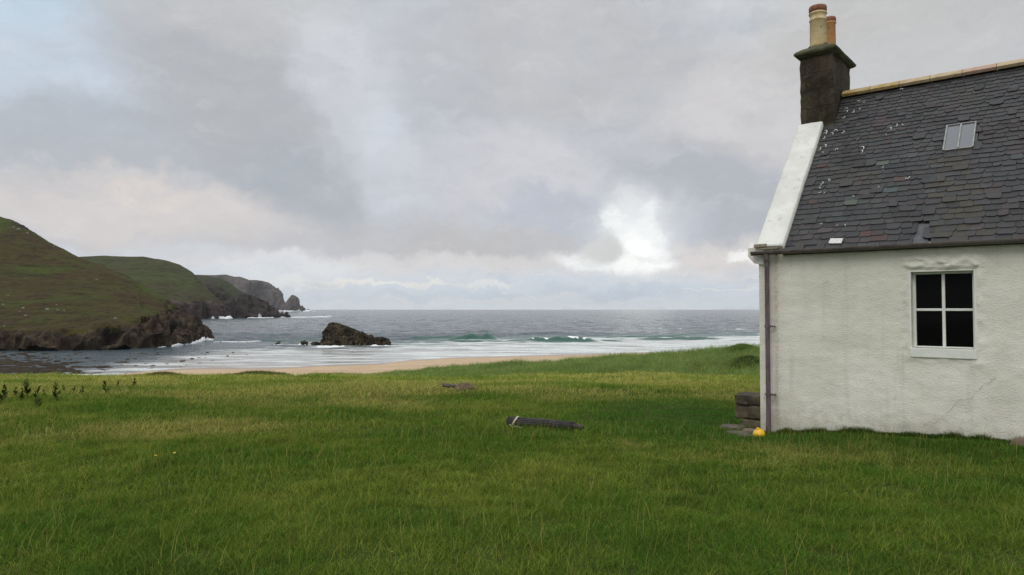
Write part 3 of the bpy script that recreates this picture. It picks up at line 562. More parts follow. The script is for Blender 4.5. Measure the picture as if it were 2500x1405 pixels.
# hairline crack
CRK = simple('crack_dark', (.24, .23, .19), (.32, .30, .25), 20)
bm = bmesh.new(); pts = [on_wall(*a) for a in ((2432, 918), (2420, 932), (2400, 940), (2385, 956), (2371, 972), (2356, 977), (2340, 976), (2328, 994), (2314, 1006), (2300, 1020), (2285, 1031), (2268, 1043))]
fine = []
for a, b in zip(pts, pts[1:]):
    for k in range(4): w = a.lerp(b, k / 4); fine.append(w + Vector((random.uniform(-.006, .006), -.014, random.uniform(-.006, .006))))
tube(bm, fine, [random.uniform(.0006, .0026) for _ in fine], 5)
bm_obj('crack', bm, CRK, house)
# window
PAINT = simple('white_paint', (.70, .71, .63), (.77, .77, .71), 6, .55, .15, 30, .003)
m, q, p = mat('unlit_room_glass'); q.put(p.inputs['Base Color'], (.004, .004, .004)); p.inputs['Roughness'].default_value = .06; p.inputs['Specular IOR Level'].default_value = .05; GLASS = m  # near-black base stands in for the unlit room behind the panes
bm = bmesh.new(); D0 = .15
box(bm, WU0 - .01, WU0 + .012, -.004, D0 + .06, WZ0, WZ1); box(bm, WU1 - .012, WU1 + .01, -.004, D0 + .06, WZ0, WZ1)
box(bm, WU0 + .012, WU1 - .012, .0, D0 + .06, WZ1 - .012, WZ1 + .01)
win = bm_obj('window', bm, PAINT, house)     # lining of the reveal
bm = bmesh.new(); a0, a1, b0, b1 = WU0 + .012, WU1 - .012, WZ0 + .11, WZ1 - .012
box(bm, a0, a0 + .035, D0 - .03, D0 + .02, b0, b1, bevel=.004); box(bm, a1 - .03, a1, D0 - .03, D0 + .02, b0, b1, bevel=.004)
box(bm, a0 + .035, a1 - .03, D0 - .028, D0 + .018, b1 - .03, b1, bevel=.004); box(bm, a0 + .035, a1 - .03, D0 - .028, D0 + .018, b0, b0 + .018, bevel=.004)
um = (a0 + a1) / 2; zm = (b0 + b1) / 2 + .0
box(bm, um - .018, um + .018, D0 - .026, D0 + .016, b0 + .018, b1 - .03, bevel=.005)
for s0, s1 in ((a0 + .035, um - .018), (um + .018, a1 - .03)): box(bm, s0, s1, D0 - .024, D0 + .014, zm - .016, zm + .016, bevel=.005)
bm_obj('window_frame', bm, PAINT, win)
for s0, s1 in ((a0 + .035, um - .018), (um + .018, a1 - .03)):
    for t0, t1 in ((b0 + .018, zm - .016), (zm + .016, b1 - .03)):
        bm = bmesh.new(); box(bm, s0 - .004, s1 + .004, D0 + .0, D0 + .006, t0 - .004, t1 + .004); bm_obj('window_pane', bm, GLASS, win)
bm = bmesh.new(); box(bm, WU0 - .006, WU1 + .006, -.022, D0 + .03, WZ0 - .012, WZ0 + .105, bevel=.006); bm_obj('window_sill', bm, PAINT, win)
# roof: boarding + slates, in slope coordinates (u, s, h)
def slope(u, s, h): return np.stack(np.broadcast_arrays(u, s * math.cos(PIT) - h * math.sin(PIT), EV + s * math.sin(PIT) + h * math.cos(PIT)), -1)
DARK = simple('roof_boarding', (.03, .03, .032), (.045, .045, .048), 5, .8)
bm = bmesh.new()
for side in (1, -1):
    pr = [(-.06, -.012), (RV + .0, 0)]
    a_ = slope(0, -.07, -.05); b_2 = slope(0, SL, -.05); c_2 = slope(0, SL, -.012); d_2 = slope(0, -.07, -.012)
    f0 = []
    for uu in (.36, UL - .05):
        ring = []
        for w_ in (a_, b_2, c_2, d_2):
            v_ = w_[1] if side == 1 else 2 * RV - w_[1]; ring.append(bm.verts.new((uu, v_, w_[2])))
        f0.append(ring)
    for k in range(4): bm.faces.new((f0[0][k], f0[0][(k + 1) % 4], f0[1][(k + 1) % 4], f0[1][k]))
    bm.faces.new(f0[0]); bm.faces.new(f0[1])
roof = bm_obj('roof', bm, DARK, house)
# skylight location
SK = [on_roof(2311, 310), on_roof(2384, 305), on_roof(2378, 365), on_roof(2303, 372)]
sk_u0 = (SK[0].x + SK[3].x) / 2; sk_u1 = (SK[1].x + SK[2].x) / 2; cs = math.cos(PIT); sk_s0 = (SK[2].y + SK[3].y) / 2 / cs; sk_s1 = (SK[0].y + SK[1].y) / 2 / cs
patch = on_roof(2245, 560)
SVv, SFf, SCc = [], [], []; nv_ = 0
special = [(on_roof(2063, 498), (.115, .135, .105)), (on_roof(2141, 402), (.12, .14, .115)), (on_roof(2165, 465), (.085, .11, .11)), (on_roof(2011, 412), (.10, .06, .055)), (on_roof(2215, 437), (.11, .07, .065)), (on_roof(1995, 492), (.09, .06, .052)), (on_roof(2122, 570), (.11, .06, .055)), (on_roof(2136, 582), (.10, .06, .055)), (on_roof(2090, 448), (.085, .062, .06)), (on_roof(2110, 435), (.09, .065, .06)), (on_roof(2160, 293), (.095, .068, .075)), (on_roof(2175, 300), (.10, .07, .075)), (on_roof(2150, 305), (.09, .065, .07)), (on_roof(2140, 310), (.09, .065, .07))]
def slate(u0, u1, s0, s1, h0, col, jag, side=1):
    """one slate: rounded lower corners, uneven lower edge, thin real thickness"""
    global nv_
    w = u1 - u0; r1, r2 = (random.uniform(.1, .4) * min(w, .1) if random.random() < .6 else .004 for _ in '12')
    j = lambda: random.uniform(-jag, jag); tl = random.uniform(-.012, .012)
    out_ = [(u0, s1), (u0 + j() * .4, s0 + r1), (u0 + r1, s0 + j()), (u0 + w * .5, s0 + j() * .7), (u1 - r2, s0 + j()), (u1 + j() * .4, s0 + r2 + tl), (u1, s1)]
    th = random.uniform(.006, .011); pts_ = []
    for lvl in (0, 1):
        for (uu, ss) in out_:
            hb = h0 + (.020 * (s1 - ss) / (s1 - s0)) + (uu - u0) * tl * .4
            pts_.append((uu, ss, hb + (th if lvl == 0 else 0)))
    A_ = np.array(pts_); P3 = slope(A_[:, 0], A_[:, 1], A_[:, 2])
    if side < 0: P3[:, 1] = 2 * RV - P3[:, 1]
    n = len(out_); SVv.append(P3); 
    fs = [[i for i in range(n)]] + [[i, i + n, (i + 1) % n + n, (i + 1) % n] for i in range(n - 1)]
    SFf.extend([[k + nv_ for k in f] for f in fs]); SCc.append(np.tile(col, (2 * n, 1))); nv_ += 2 * n
for side, ustart, uend in ((1, .385, UL - .1), (-1, .385, UL - .1)):
    s = -.085; r = 0
    while s < SL - .06:
        ex = (.118 - .03 * s / SL) * (1 if side == 1 else 1.8); u = ustart - random.uniform(0, .1); u_first = True
        while u < uend:
            w = random.uniform(.11, .215) * (1 - .22 * s / SL) * (1 if u < 4.4 and side == 1 else 2.2)
            u0 = max(u, ustart); u1 = min(u + w, uend); u += w
            if u1 - u0 < .03: continue
            cu = (u0 + u1) / 2; cc = s + ex / 2
            if side == 1:
                if sk_u0 - .02 < cu < sk_u1 + .02 and sk_s0 - .02 < s + ex * .6 < sk_s1 + .02: continue
                if abs(cu - patch.x) < .11 and s < .32: continue
                if u0 < .56 and s + ex > 1.99 / cs + .0: 
                    if u1 < .57: continue
                    u0 = max(u0, .55)
            g_ = random.gauss(.040, .006); tone = pn(cu * 1.1, s * 1.3, 2.) ; c_ = np.array([g_ * 1.02, g_ * 1.0, g_ * .99])
            rr = random.random()
            warm = .3 * (pn(cu * .9 + 5, s * 1.1, 6.) + .1)
            if rr < .10 + max(warm, 0) * .9: c_ = np.array([g_ * 1.22, g_ * 1.02, g_ * .98])
            elif rr > .965: c_ = np.array([g_ * 1.0, g_ * 1.12, g_ * 1.1])
            if 1.0 < cu - (3.0 - s) * .0 and abs(cu - 2.6 + .2 * s) < .25 and s < 1.6 and random.random() < .5: c_ = np.array([.050, .044, .033])
            c_ *= 1 + .18 * tone
            for P_, sc_ in special:
                if side == 1 and u0 <= P_.x < u1 and s <= P_.y / cs < s + ex: c_ = np.array(sc_) * .66
            lift = .0 if random.random() < .93 else random.uniform(.004, .012)
            off = random.gauss(0, .005)
            slate(u0 + .0018, u1 - .0018, s + off, min(s + ex * 2.05, SL - .012), .004 + lift, np.clip(c_, .02, .3), .0055, side)
        s += ex; r += 1
me = bpy.data.meshes.new('slates'); me.from_pydata(np.concatenate(SVv).tolist(), [], SFf); me.update(); cattr(me, 'tint', np.concatenate(SCc))
m, q, p = mat('slate'); co = q.node('ShaderNodeTexCoord').outputs['Object']; c = q.attr('tint', 'Color')
n1 = q.noise(q.mapping(co, scale=(1, 1, 1)), 9, 6, .65); n2 = q.noise(co, 45, 5, .7); c = q.mix(1.0, c, q.mix(n1, (.72,) * 3, (1.25,) * 3), 'MULTIPLY')
c = q.mix(q.math('MULTIPLY', q.rng(n2, .60, .72), .5), c, (.15, .15, .135)); c = q.mix(q.math('MULTIPLY', q.rng(q.noise(co, 1.7, 5, .6), .56, .7), .35), c, (.05, .052, .030))
q.put(p.inputs['Base Color'], c); q.put(p.inputs['Roughness'], q.rng(n1, .3, .7, .5, .7)); p.inputs['Specular IOR Level'].default_value = .25; q.put(p.inputs['Normal'], q.bump(n1, .35, .006)); SLATE = m
link('slates', me, SLATE, roof)
# mortar droppings and lichen flecks near the chimney
MORT = simple('pale_mortar', (.52, .52, .48), (.66, .66, .62), 30, .9)
FL = [(2097, 251, 1), (2068, 268, 1.1), (2070, 275, 1), (2086, 277, 1.3), (2101, 270, .9), (2062, 292, 1.2), (2020, 324, 1.5), (2017, 329, 1.2), (2042, 321, 1.5), (2034, 329, 1.2), (2060, 328, 1.3), (2014, 341, 1.1), (2018, 358, 1.4), (2004, 369, 1.4), (2011, 376, 1), (2045, 367, 1.1), (2040, 370, .8), (2109, 363, 1.5), (2107, 372, 1.3), (2192, 310, 1.2), (2177, 317, 1.2), (2204, 308, .9), (2165, 332, .6), (2202, 221, 1.2), (2011, 450, 1), (2006, 456, .9), (2003, 462, .9), (2025, 443, .8), (2028, 445, .9), (2014, 476, .7), (2002, 476, .9), (2157, 413, .8), (2157, 420, .5), (2217, 441, 1.4), (2147, 461, .7), (2085, 483, .8), (2065, 553, .8), (2006, 550, .9), (2045, 555, .6), (2110, 255, .8), (2095, 345, .6)]
for i, (a, b, k) in enumerate(FL):
    w = on_roof(a, b); s_ = w.y / cs; L_ = .035 * k; an = random.uniform(0, 3.14); pts = []
    for j in range(5):
        aa = an + (j - 2) * .35; pts.append(Vector(slope(w.x + (j - 2) * L_ * .4 * math.cos(aa), s_ + (j - 2) * L_ * .6 * math.sin(aa), .034).tolist()))
    bm = bmesh.new(); tube(bm, pts, [.002 * k, .005 * k, .006 * k, .004 * k, .002 * k], 6); bm_obj('mortar_fleck', bm, MORT, roof)
# bare felt where slates are missing, and a loose pale slate on the eave
LEAD = simple('lead_flashing', (.05, .05, .055), (.07, .07, .076), 12, .55, .3, 20, .004)
bm = bmesh.new(); vs = []
for (uu, ss) in ((patch.x - .14, -.09), (patch.x + .13, -.09), (patch.x + .11, .34), (patch.x - .05, .36)):
    vs += [bm.verts.new(slope(uu, ss, -.008).tolist()), bm.verts.new(slope(uu, ss, .004).tolist())]
bm.faces.new(vs[1::2]); bm.faces.new(vs[0::2][::-1])
for k in range(4): bm.faces.new((vs[2 * k], vs[(2 * k + 2) % 8], vs[(2 * k + 3) % 8], vs[2 * k + 1]))
bm_obj('bare_patch', bm, LEAD, roof)
w = on_roof(2042, 594); bm = bmesh.new(); box(bm, -.085, .085, -.05, .05, 0, .012, Matrix.Translation(slope(w.x, w.y / cs - .0, .034).tolist()) @ Matrix.Rotation(PIT, 4, 'X') @ Matrix.Rotation(-.08, 4, 'Z'), bevel=.003)
bm_obj('loose_slate', bm, MORT, roof)['label'] = 'pale loose slate lying at the eave'
# skylight
METAL = simple('weathered_metal', (.20, .21, .19), (.30, .30, .27), 14, .5, .2, 30, .002)
m, q, p = mat('skylight_glass'); q.put(p.inputs['Base Color'], (.115, .12, .13)); p.inputs['Roughness'].default_value = .12; p.inputs['Specular IOR Level'].default_value = .6; SGL = m  # grey base colour stands in for sky reflected in the glass
def sbox(bm, u0, u1, s0, s1, h0, h1, bevel=0):
    M_ = Matrix.Translation((0, 0, EV)) @ Matrix.Rotation(PIT, 4, 'X'); return box(bm, u0, u1, s0, s1, h0, h1, M_, bevel)
bm = bmesh.new(); sbox(bm, sk_u0 - .03, sk_u1 + .03, sk_s0 - .035, sk_s1 + .03, -.03, .012); sky_l = bm_obj('skylight', bm, LEAD, house)
bm = bmesh.new(); um_ = (sk_u0 + sk_u1) / 2
sbox(bm, sk_u0, sk_u0 + .018, sk_s0, sk_s1, .013, .05); sbox(bm, sk_u1 - .018, sk_u1, sk_s0, sk_s1, .013, .05)
sbox(bm, sk_u0 + .018, sk_u1 - .018, sk_s1 - .014, sk_s1, .013, .048); sbox(bm, sk_u0 + .018, sk_u1 - .018, sk_s0, sk_s0 + .012, .013, .04); sbox(bm, um_ - .009, um_ + .009, sk_s0 + .012, sk_s1 - .014, .013, .05)
bm_obj('skylight_frame', bm, METAL, sky_l)
for s0, s1 in ((sk_u0 + .018, um_ - .009), (um_ + .009, sk_u1 - .018)):
    bm = bmesh.new(); sbox(bm, s0, s1, sk_s0 + .012, sk_s1 - .014, .026, .032); bm_obj('skylight_pane', bm, SGL, sky_l)
# ridge tiles
RT = [simple('ridge_sandstone', (.36, .26, .14), (.44, .35, .22), 9, .85, .5, 25, .006, c3=(.27, .17, .05)), simple('ridge_lichen', (.34, .22, .06), (.40, .31, .16), 12, .85, .5, 25, .006, c3=(.20, .13, .05)), simple('ridge_pink', (.38, .24, .17), (.42, .30, .22), 9, .85, .4, 25, .006)]
u = .555; i = 0
while u < UL - .1:
    L_ = .44; bm = bmesh.new(); n = 7; hx = []
    for uu in (u + .003, u + L_ - .005):
        o_ = [bm.verts.new((uu + random.uniform(-.002, .002), RV + .125 * w_, RZ + .028 + .088 * (1 - abs(w_) ** 1.5))) for w_ in np.linspace(-1, 1, n)]
        i_ = [bm.verts.new((uu, RV + .10 * w_, RZ - .012 + .07 * (1 - abs(w_) ** 1.5))) for w_ in np.linspace(1, -1, n)]; hx.append(o_ + i_)
    k2 = len(hx[0])
    for k in range(k2): bm.faces.new((hx[0][k], hx[0][(k + 1) % k2], hx[1][(k + 1) % k2], hx[1][k]))
    bm.faces.new(hx[0]); bm.faces.new(hx[1])
    bm_obj('ridge_tile', bm, RT[1 if i < 2 else (2 if i in (4, 7) else 0)], roof); u += L_; i += 1
# skews (raised gable copings)
SKM = simple('limewashed_coping', (.62, .62, .56), (.70, .70, .64), 3, .85, .35, 14, .012, c3=(.50, .49, .43))
def skew_obj(name, u0, u1, s0, s1, side):
    n = 60; rows_ = []
    for k in range(n + 1):
        s_ = s0 + (s1 - s0) * k / n
        for (uu, hh) in ((u0, -.10), (u0, .085), (u0 + .02, .10), ((u0 + u1) / 2, .104), (u1 - .02, .10), (u1, .085), (u1, -.02)):
            P3 = slope(uu + .006 * float(pn(s_ * 4, uu * 9)), s_, hh + .008 * float(fbm(s_ * 2.5, uu * 6, 1, 3)))
            if side < 0: P3[1] = 2 * RV - P3[1]
            rows_.append(P3)
    Fq = gridfaces(n + 1, 7); me = mesh(name, np.array(rows_), Fq if side > 0 else Fq[:, ::-1], True)
    me.materials.append(SKM); bm = bmesh.new(); bm.from_mesh(me); bm.verts.ensure_lookup_table(); bm.faces.new([bm.verts[i] for i in range(7)]); bm.faces.new([bm.verts[n * 7 + i] for i in range(7)][::-1])
    bm.normal_update(); bm.to_mesh(me); bm.free()
    o = link(name, me, None, house); return o
skew_obj('skew_coping', -.02, .375, -.02, 2.02 / cs, 1); skew_obj('skew_coping', -.02, .375, -.02, 2.02 / cs, -1)
# club skew / kneeler at the eave corner
bm = bmesh.new(); prof = [(-.15, 2.715), (-.152, 2.585), (-.125, 2.55), (-.055, 2.475), (.0, 2.462), (.10, 2.455), (.10, 2.715)]
fr_ = [bm.verts.new((a, -.035, b)) for a, b in prof]; bk_ = [bm.verts.new((a, .42, b)) for a, b in prof]
bm.faces.new(fr_); bm.faces.new(bk_[::-1])
for k in range(len(prof)): bm.faces.new((fr_[k], fr_[(k + 1) % len(prof)], bk_[(k + 1) % len(prof)], bk_[k]))
bmesh.ops.bevel(bm, geom=bm.edges[:], offset=.004, segments=1, affect='EDGES'); bm_obj('kneeler_stone', bm, HARL, house)
SAND_ST = simple('brown_sandstone', (.24, .19, .13), (.33, .27, .19), 14, .9, .6, 30, .01, c3=(.15, .11, .07))
bm = bmesh.new(); box(bm, .03, .22, -.10, .05, 2.705, 2.755, Matrix.Rotation(math.radians(-1.5), 4, 'Y'), bevel=.012); box(bm, .05, .31, -.085, .03, 2.672, 2.700, bevel=.006); bm_obj('eaves_stone', bm, SAND_ST, house)
# chimney
m, q, p = mat('chimney_stone'); co = q.node('ShaderNodeTexCoord').outputs['Object']
n1 = q.noise(co, 2.6, 6, .65); n2 = q.noise(co, 11, 6, .7); c = q.mix(q.rng(n1, .38, .6), (.028, .022, .015), (.058, .045, .030))
br_ = q.node('ShaderNodeTexBrick'); sp = q.node('ShaderNodeSeparateXYZ'); q.put(sp.inputs[0], co); cb = q.node('ShaderNodeCombineXYZ'); q.put(cb.inputs[0], q.math('ADD', sp.outputs[0], sp.outputs[1])); q.put(cb.inputs[1], sp.outputs[2])
wv = q.vmath('ADD', cb.outputs[0], scaled_ := None) if False else cb.outputs[0]
dd = q.vmath('SUBTRACT', q.noise(co, 3.5, 4, .6, color=True), (.5, .5, .5)); ds = q.node('ShaderNodeVectorMath', operation='SCALE'); q.put(ds.inputs[0], dd); ds.inputs['Scale'].default_value = .10
q.put(br_.inputs['Vector'], q.vmath('ADD', wv, ds.outputs[0])); br_.inputs['Scale'].default_value = 1.; br_.inputs['Brick Width'].default_value = .42; br_.inputs['Row Height'].default_value = .29; br_.inputs['Mortar Size'].default_value = .012; br_.inputs['Mortar Smooth'].default_value = .6
br_.inputs['Color1'].default_value = (.8, .8, .8, 1); br_.inputs['Color2'].default_value = (1.3, 1.3, 1.3, 1); br_.inputs['Mortar'].default_value = (.62, .62, .6, 1)
c = q.mix(1.0, c, br_.outputs[0], 'MULTIPLY'); c = q.mix(q.math('MULTIPLY', q.rng(n2, .52, .68), .6), c, (.088, .078, .052)); c = q.mix(q.math('MULTIPLY', q.rng(q.noise(co, 4, 6, .7), .55, .68), .7), c, (.055, .065, .025))
q.put(p.inputs['Base Color'], c); p.inputs['Roughness'].default_value = .95; p.inputs['Specular IOR Level'].default_value = .2
q.put(p.inputs['Normal'], q.bump(n2, .8, .02, q.bump(br_.outputs[1], -.4, .02))); CST = m
CU0, CU1, CV0, CV1 = 0.005, .535, 2.0, 3.08
def quadbox(u0, u1, v0, v1, z0, z1, n, amp, seed):
    """closed stone prism with a roughened surface"""
    bm = bmesh.new(); box(bm, u0, u1, v0, v1, z0, z1); bmesh.ops.subdivide_edges(bm, edges=bm.edges[:], cuts=n, use_grid_fill=True)
    for v in bm.verts:
        k = float(fbm(v.co.x * 5 + seed, v.co.y * 5, v.co.z * 5, 4)); cx_, cy_ = (u0 + u1) / 2, (v0 + v1) / 2; d_ = Vector((v.co.x - cx_, (v.co.y - cy_) * .6, 0)); v.co += d_.normalized() * amp * k if d_.length > 0 else Vector()
    return bm
bm = quadbox(CU0, CU1, CV0, CV1, 4.2, 6.09, 22, .022, 3.); chim = bm_obj('chimney', bm, CST, house, True)
CAPM = simple('mossy_cap_stone', (.045, .046, .018), (.080, .076, .038), 7, .95, .8, 18, .02, c3=(.045, .042, .030))
bm = bmesh.new(); rings = []
for (ou, z) in ((.0, 6.085), (.035, 6.10), (.078, 6.135), (.085, 6.165), (.055, 6.20), (-.02, 6.245), (-.10, 6.285), (-.13, 6.325), (-.16, 6.335)):
    rings.append([bm.verts.new((x + random.uniform(-.004, .004), y + random.uniform(-.004, .004), z + random.uniform(-.004, .004))) for x, y in
        [(CU0 - ou + (CU1 - CU0 + 2 * ou) * k / 6, CV0 - ou) for k in range(6)] + [(CU1 + ou, CV0 - ou + (CV1 - CV0 + 2 * ou) * k / 8) for k in range(8)] + [(CU1 + ou - (CU1 - CU0 + 2 * ou) * k / 6, CV1 + ou) for k in range(6)] + [(CU0 - ou, CV1 + ou - (CV1 - CV0 + 2 * ou) * k / 8) for k in range(8)]])
for a, b in zip(rings, rings[1:]):
    for k in range(len(a)): bm.faces.new((a[k], a[(k + 1) % len(a)], b[(k + 1) % len(a)], b[k]))
bm.faces.new(rings[0][::-1]); bm.faces.new(rings[-1]); bm_obj('chimney_cap', bm, CAPM, chim)
POT1 = simple('buff_clay', (.50, .38, .18), (.62, .49, .27), 5, .8, .3, 30, .004, c3=(.16, .12, .06)); POT2 = simple('orange_clay', (.50, .24, .08), (.58, .32, .13), 5, .8, .3, 30, .004, c3=(.30, .13, .06))
RIM = simple('red_rim', (.20, .075, .04), (.30, .13, .07), 22, .85, .4, 30, .004, c3=(.07, .04, .03))
def pot(u, v, zb, zt, r, body, label):
    H_ = zt - zb; bm = bmesh.new(); z1 = zt - .095 * H_ / .66
    pr = [(r * 1.0, zb - .05), (r, zb), (r * .97, zb + H_ * .62), (r * 1.05, zb + H_ * .635), (r * 1.05, zb + H_ * .65), (r * .96, zb + H_ * .67), (r * .97, zb + H_ * .78), (r * 1.09, zb + H_ * .80), (r * 1.10, zb + H_ * .825), (r * .95, zb + H_ * .85), (r * .95, z1)]
    if r < .12: pr = [(r, zb - .05), (r, zb), (r * .97, zb + H_ * .82), (r * 1.1, zb + H_ * .84), (r * 1.1, zb + H_ * .865), (r * .93, zb + H_ * .88), (r * .93, z1)]
    lathe(bm, pr, 30, Matrix.Translation((u, v, 0))); o = bm_obj('chimney_pot', bm, body, chim, True); o['label'] = label
    bm = bmesh.new(); lathe(bm, [(r * .97, z1), (r * 1.06, z1 + .012), (r * 1.08, zt - .02), (r * 1.02, zt), (r * .85, zt), (r * .82, z1 + .01)], 30, Matrix.Translation((u, v, 0))); o2 = bm_obj('pot_rim', bm, RIM, chim, True)
pot(.25, 2.2, 6.32, 6.995, .135, POT1, 'taller buff clay chimney pot with stained side'); pot(.27, 2.80, 6.32, 6.985, .105, POT2, 'slimmer orange clay chimney pot')
# gutter and downpipe
IRON = simple('rusty_gutter_iron', (.085, .070, .060), (.13, .11, .095), 9, .6, .4, 30, .003, c3=(.20, .17, .15))
m, q, p = mat('purple_brown_paint'); co = q.node('ShaderNodeTexCoord').outputs['Object']; n_ = q.noise(q.mapping(co, scale=(6, 6, 1.2)), 5, 6, .65)
c = q.mix(q.rng(n_, .36, .6), (.105, .062, .070), (.150, .105, .120)); c = q.mix(q.rng(n_, .66, .70), c, (.62, .60, .60)); q.put(p.inputs['Base Color'], c); p.inputs['Roughness'].default_value = .35; PIPE = m
bm = bmesh.new(); ring_prev = None; R_ = .055; segs = [-.06 + (UL + .06) * k / 60 for k in range(61)]
for uu in segs:
    zc = 2.648 + .0025 * float(pn(uu * .8, 2)) - .006; cyv = -.125; o_ = []
    for k in range(11): a_ = math.pi * k / 10; o_.append(bm.verts.new((uu, cyv - R_ * math.cos(a_), zc - R_ * math.sin(a_))))
    for k in range(11): a_ = math.pi * (10 - k) / 10; o_.append(bm.verts.new((uu, cyv - (R_ - .006) * math.cos(a_), zc + .002 - (R_ - .006) * math.sin(a_))))
    if ring_prev:
        for k in range(22): bm.faces.new((ring_prev[k], ring_prev[(k + 1) % 22], o_[(k + 1) % 22], o_[k]))
    else: bm.faces.new(o_)
    ring_prev = o_
bm.faces.new(ring_prev); vs = [bm.verts.new((-.061, -.125 - R_ * math.cos(math.pi * k / 10), 2.64 - R_ * math.sin(math.pi * k / 10))) for k in range(11)]; bm.faces.new(vs)
gut = bm_obj('gutter', bm, IRON, house)
for uu in (.30, 1.35, 2.2, 3.4):
    bm = bmesh.new(); tube(bm, [(uu, -.125 - .061 * math.cos(math.pi * k / 10), 2.642 - .061 * math.sin(math.pi * k / 10)) for k in range(11)] + [(uu, -.0, 2.62)], .007, 6); bm_obj('gutter_bracket', bm, IRON, gut)
bm = bmesh.new(); PU, PV = .155, -.10; tube(bm, [(PU, -.125, 2.60), (PU, -.12, 2.53), (PU, PV, 2.46), (PU, PV, 1.6), (PU, PV, .6), (PU, PV, .25), (PU + .0, PV - .01, .10), (PU, PV - .02, -.06)], [.036, .036, .034, .034, .034, .034, .036, .038], 18)
pipe = bm_obj('downpipe', bm, PIPE, house, True)
for z in (1.55, .56):
    bm = bmesh.new(); tube(bm, [(PU, PV, z - .022), (PU, PV, z + .022)], .043, 16); box(bm, PU + .03, PU + .085, -.105, -.085, z - .012, z + .010); box(bm, PU + .062, PU + .082, -.09, -.0, z - .01, z + .008); bm_obj('pipe_bracket', bm, PIPE, pipe)
bm = bmesh.new(); tube(bm, [(PU, -.125, 2.60), (PU, -.12, 2.53), (PU, -.105, 2.47), (PU, PV, 2.42)], .042, 16); bm_obj('pipe_socket', bm, IRON, pipe)
# ================================================================ small things round the cottage
GST = simple('lichened_stone', (.075, .060, .036), (.13, .105, .066), 5, .92, .8, 16, .02, c3=(.13, .12, .065))
DST = simple('dark_step_stone', (.032, .026, .018), (.068, .056, .037), 4, .92, .8, 16, .02, c3=(.13, .12, .055))
PST = simple('flat_path_stone', (.070, .056, .036), (.115, .092, .062), 6, .92, .6, 18, .01, c3=(.10, .09, .05))
PNK = simple('pinkish_stone', (.13, .092, .066), (.18, .135, .10), 6, .92, .6, 18, .02, c3=(.12, .11, .05))
def stone(name, u, v, z0, z1, su, sv, label, mt, seed, flat=.75, rz=0, cat='stone'):
    me = rock_mesh(name, su / 2, sv / 2, (z1 - z0) / 2 / max(flat, .3), seed, 4, .16, flat); me.materials.clear(); me.materials.append(mt)
    o = link(name, me); w = HM @ Vector((u, v, (z0 + z1) / 2)); o.location = w; o.rotation_euler = (0, 0, HZ + rz); return tag(o, label, cat)
def slab(name, u, v, z0, z1, su, sv, label, mt, seed, rz=0, cat='stone'):
    bm = bmesh.new(); box(bm, -su / 2, su / 2, -sv / 2, sv / 2, -(z1 - z0) / 2, (z1 - z0) / 2, bevel=.02); bmesh.ops.subdivide_edges(bm, edges=[e for e in bm.edges if e.calc_length() > .08], cuts=7, use_grid_fill=True)
    for w in bm.verts: k = w.co * 5; w.co += w.co.normalized() * .03 * float(fbm(k.x + seed, k.y, k.z, 4))
    o = bm_obj(name, bm, mt, None, True); o.location = HM @ Vector((u, v, (z0 + z1) / 2)); o.rotation_euler = (0, 0, HZ + rz); return tag(o, label, cat)
# two stacked blocks against the gable: left edge px 1804, behind the corner
slab('stone_slab', -.27, .62, .315, .465, .56, .50, 'dark squared stone slab on top of the stack beside the gable corner', DST, 1.)
slab('stone_block', -.275, .62, .095, .31, .56, .44, 'brown lichened block directly under the dark slab beside the gable', GST, 5.)
slab('stone_block', -.22, .56, -.08, .09, .46, .40, 'low mossy block at the bottom of the stack beside the gable', GST, 9.)
def gpt(px, py, z=0.):
    d = ray(px, py); k = (z - EYE) / d[2]; return HMI @ Vector((d[0] * k, d[1] * k, z))
w = gpt(1788, 1040, .02); stone('path_stone', w.x, w.y, -.11, .012, .40, .34, 'flat brown stone in the grass left of the stacked blocks', PST, 3., .5)
w = gpt(1800, 1055, .02); stone('path_stone', w.x, w.y, -.11, .008, .36, .28, 'flat grey brown stone in front of the stacked blocks', PST, 6., .5)
w = gpt(1822, 1062, .02); stone('path_stone', w.x, w.y, -.11, .010, .44, .22, 'long flat stone in the grass just left of the yellow float', PST, 8., .5)
w = gpt(1836, 1050, .02); stone('path_stone', w.x, w.y, -.10, .015, .30, .22, 'reddish flat stone between the yellow float and the stacked blocks', PNK, 9., .5)
w = gpt(2490, 1095, .1); stone('wall_boulder', w.x + .10, -.14, .02, .27, .36, .24, 'rounded pinkish boulder against the cottage wall at the right edge', PNK, 4., .9, cat='boulder')
w = gpt(2285, 1084, .10); stone('path_stone', w.x, w.y, .02, .135, .42, .16, 'half buried flat brown stone in the grass below the window', PST, 2., .5)
# yellow float
YEL = simple('yellow_plastic', (.78, .42, .012), (.84, .50, .02), 5, .42, .1, 40, .002)
w = HM @ gpt(1853, 1064, .03); bm = bmesh.new(); n = 28; prof = [(.0855 * math.cos(a), .0 + .092 * math.sin(a)) for a in np.linspace(-.5, 1.35, 14)] + [(.012, .092)]
lathe(bm, prof, n); fl = bm_obj('net_float', bm, YEL, None, True); fl.location = (w.x, w.y, .035); fl.rotation_euler = (.12, -.10, .3); tag(fl, 'bright yellow plastic fishing float lying at the foot of the cottage corner', 'float')
bm = bmesh.new()
for xx, sc_ in ((-.034, 1.), (.002, 1.15), (-.016, .8)): lathe(bm, [(.012 * sc_, .0), (.013 * sc_, .022), (.006 * sc_, .034)], 10, Matrix.Translation((xx, .0, .078)) @ Matrix.Rotation(.25 * (1 if xx < 0 else -1), 4, 'Y'))
bm_obj('float_lug', bm, YEL, fl, True)
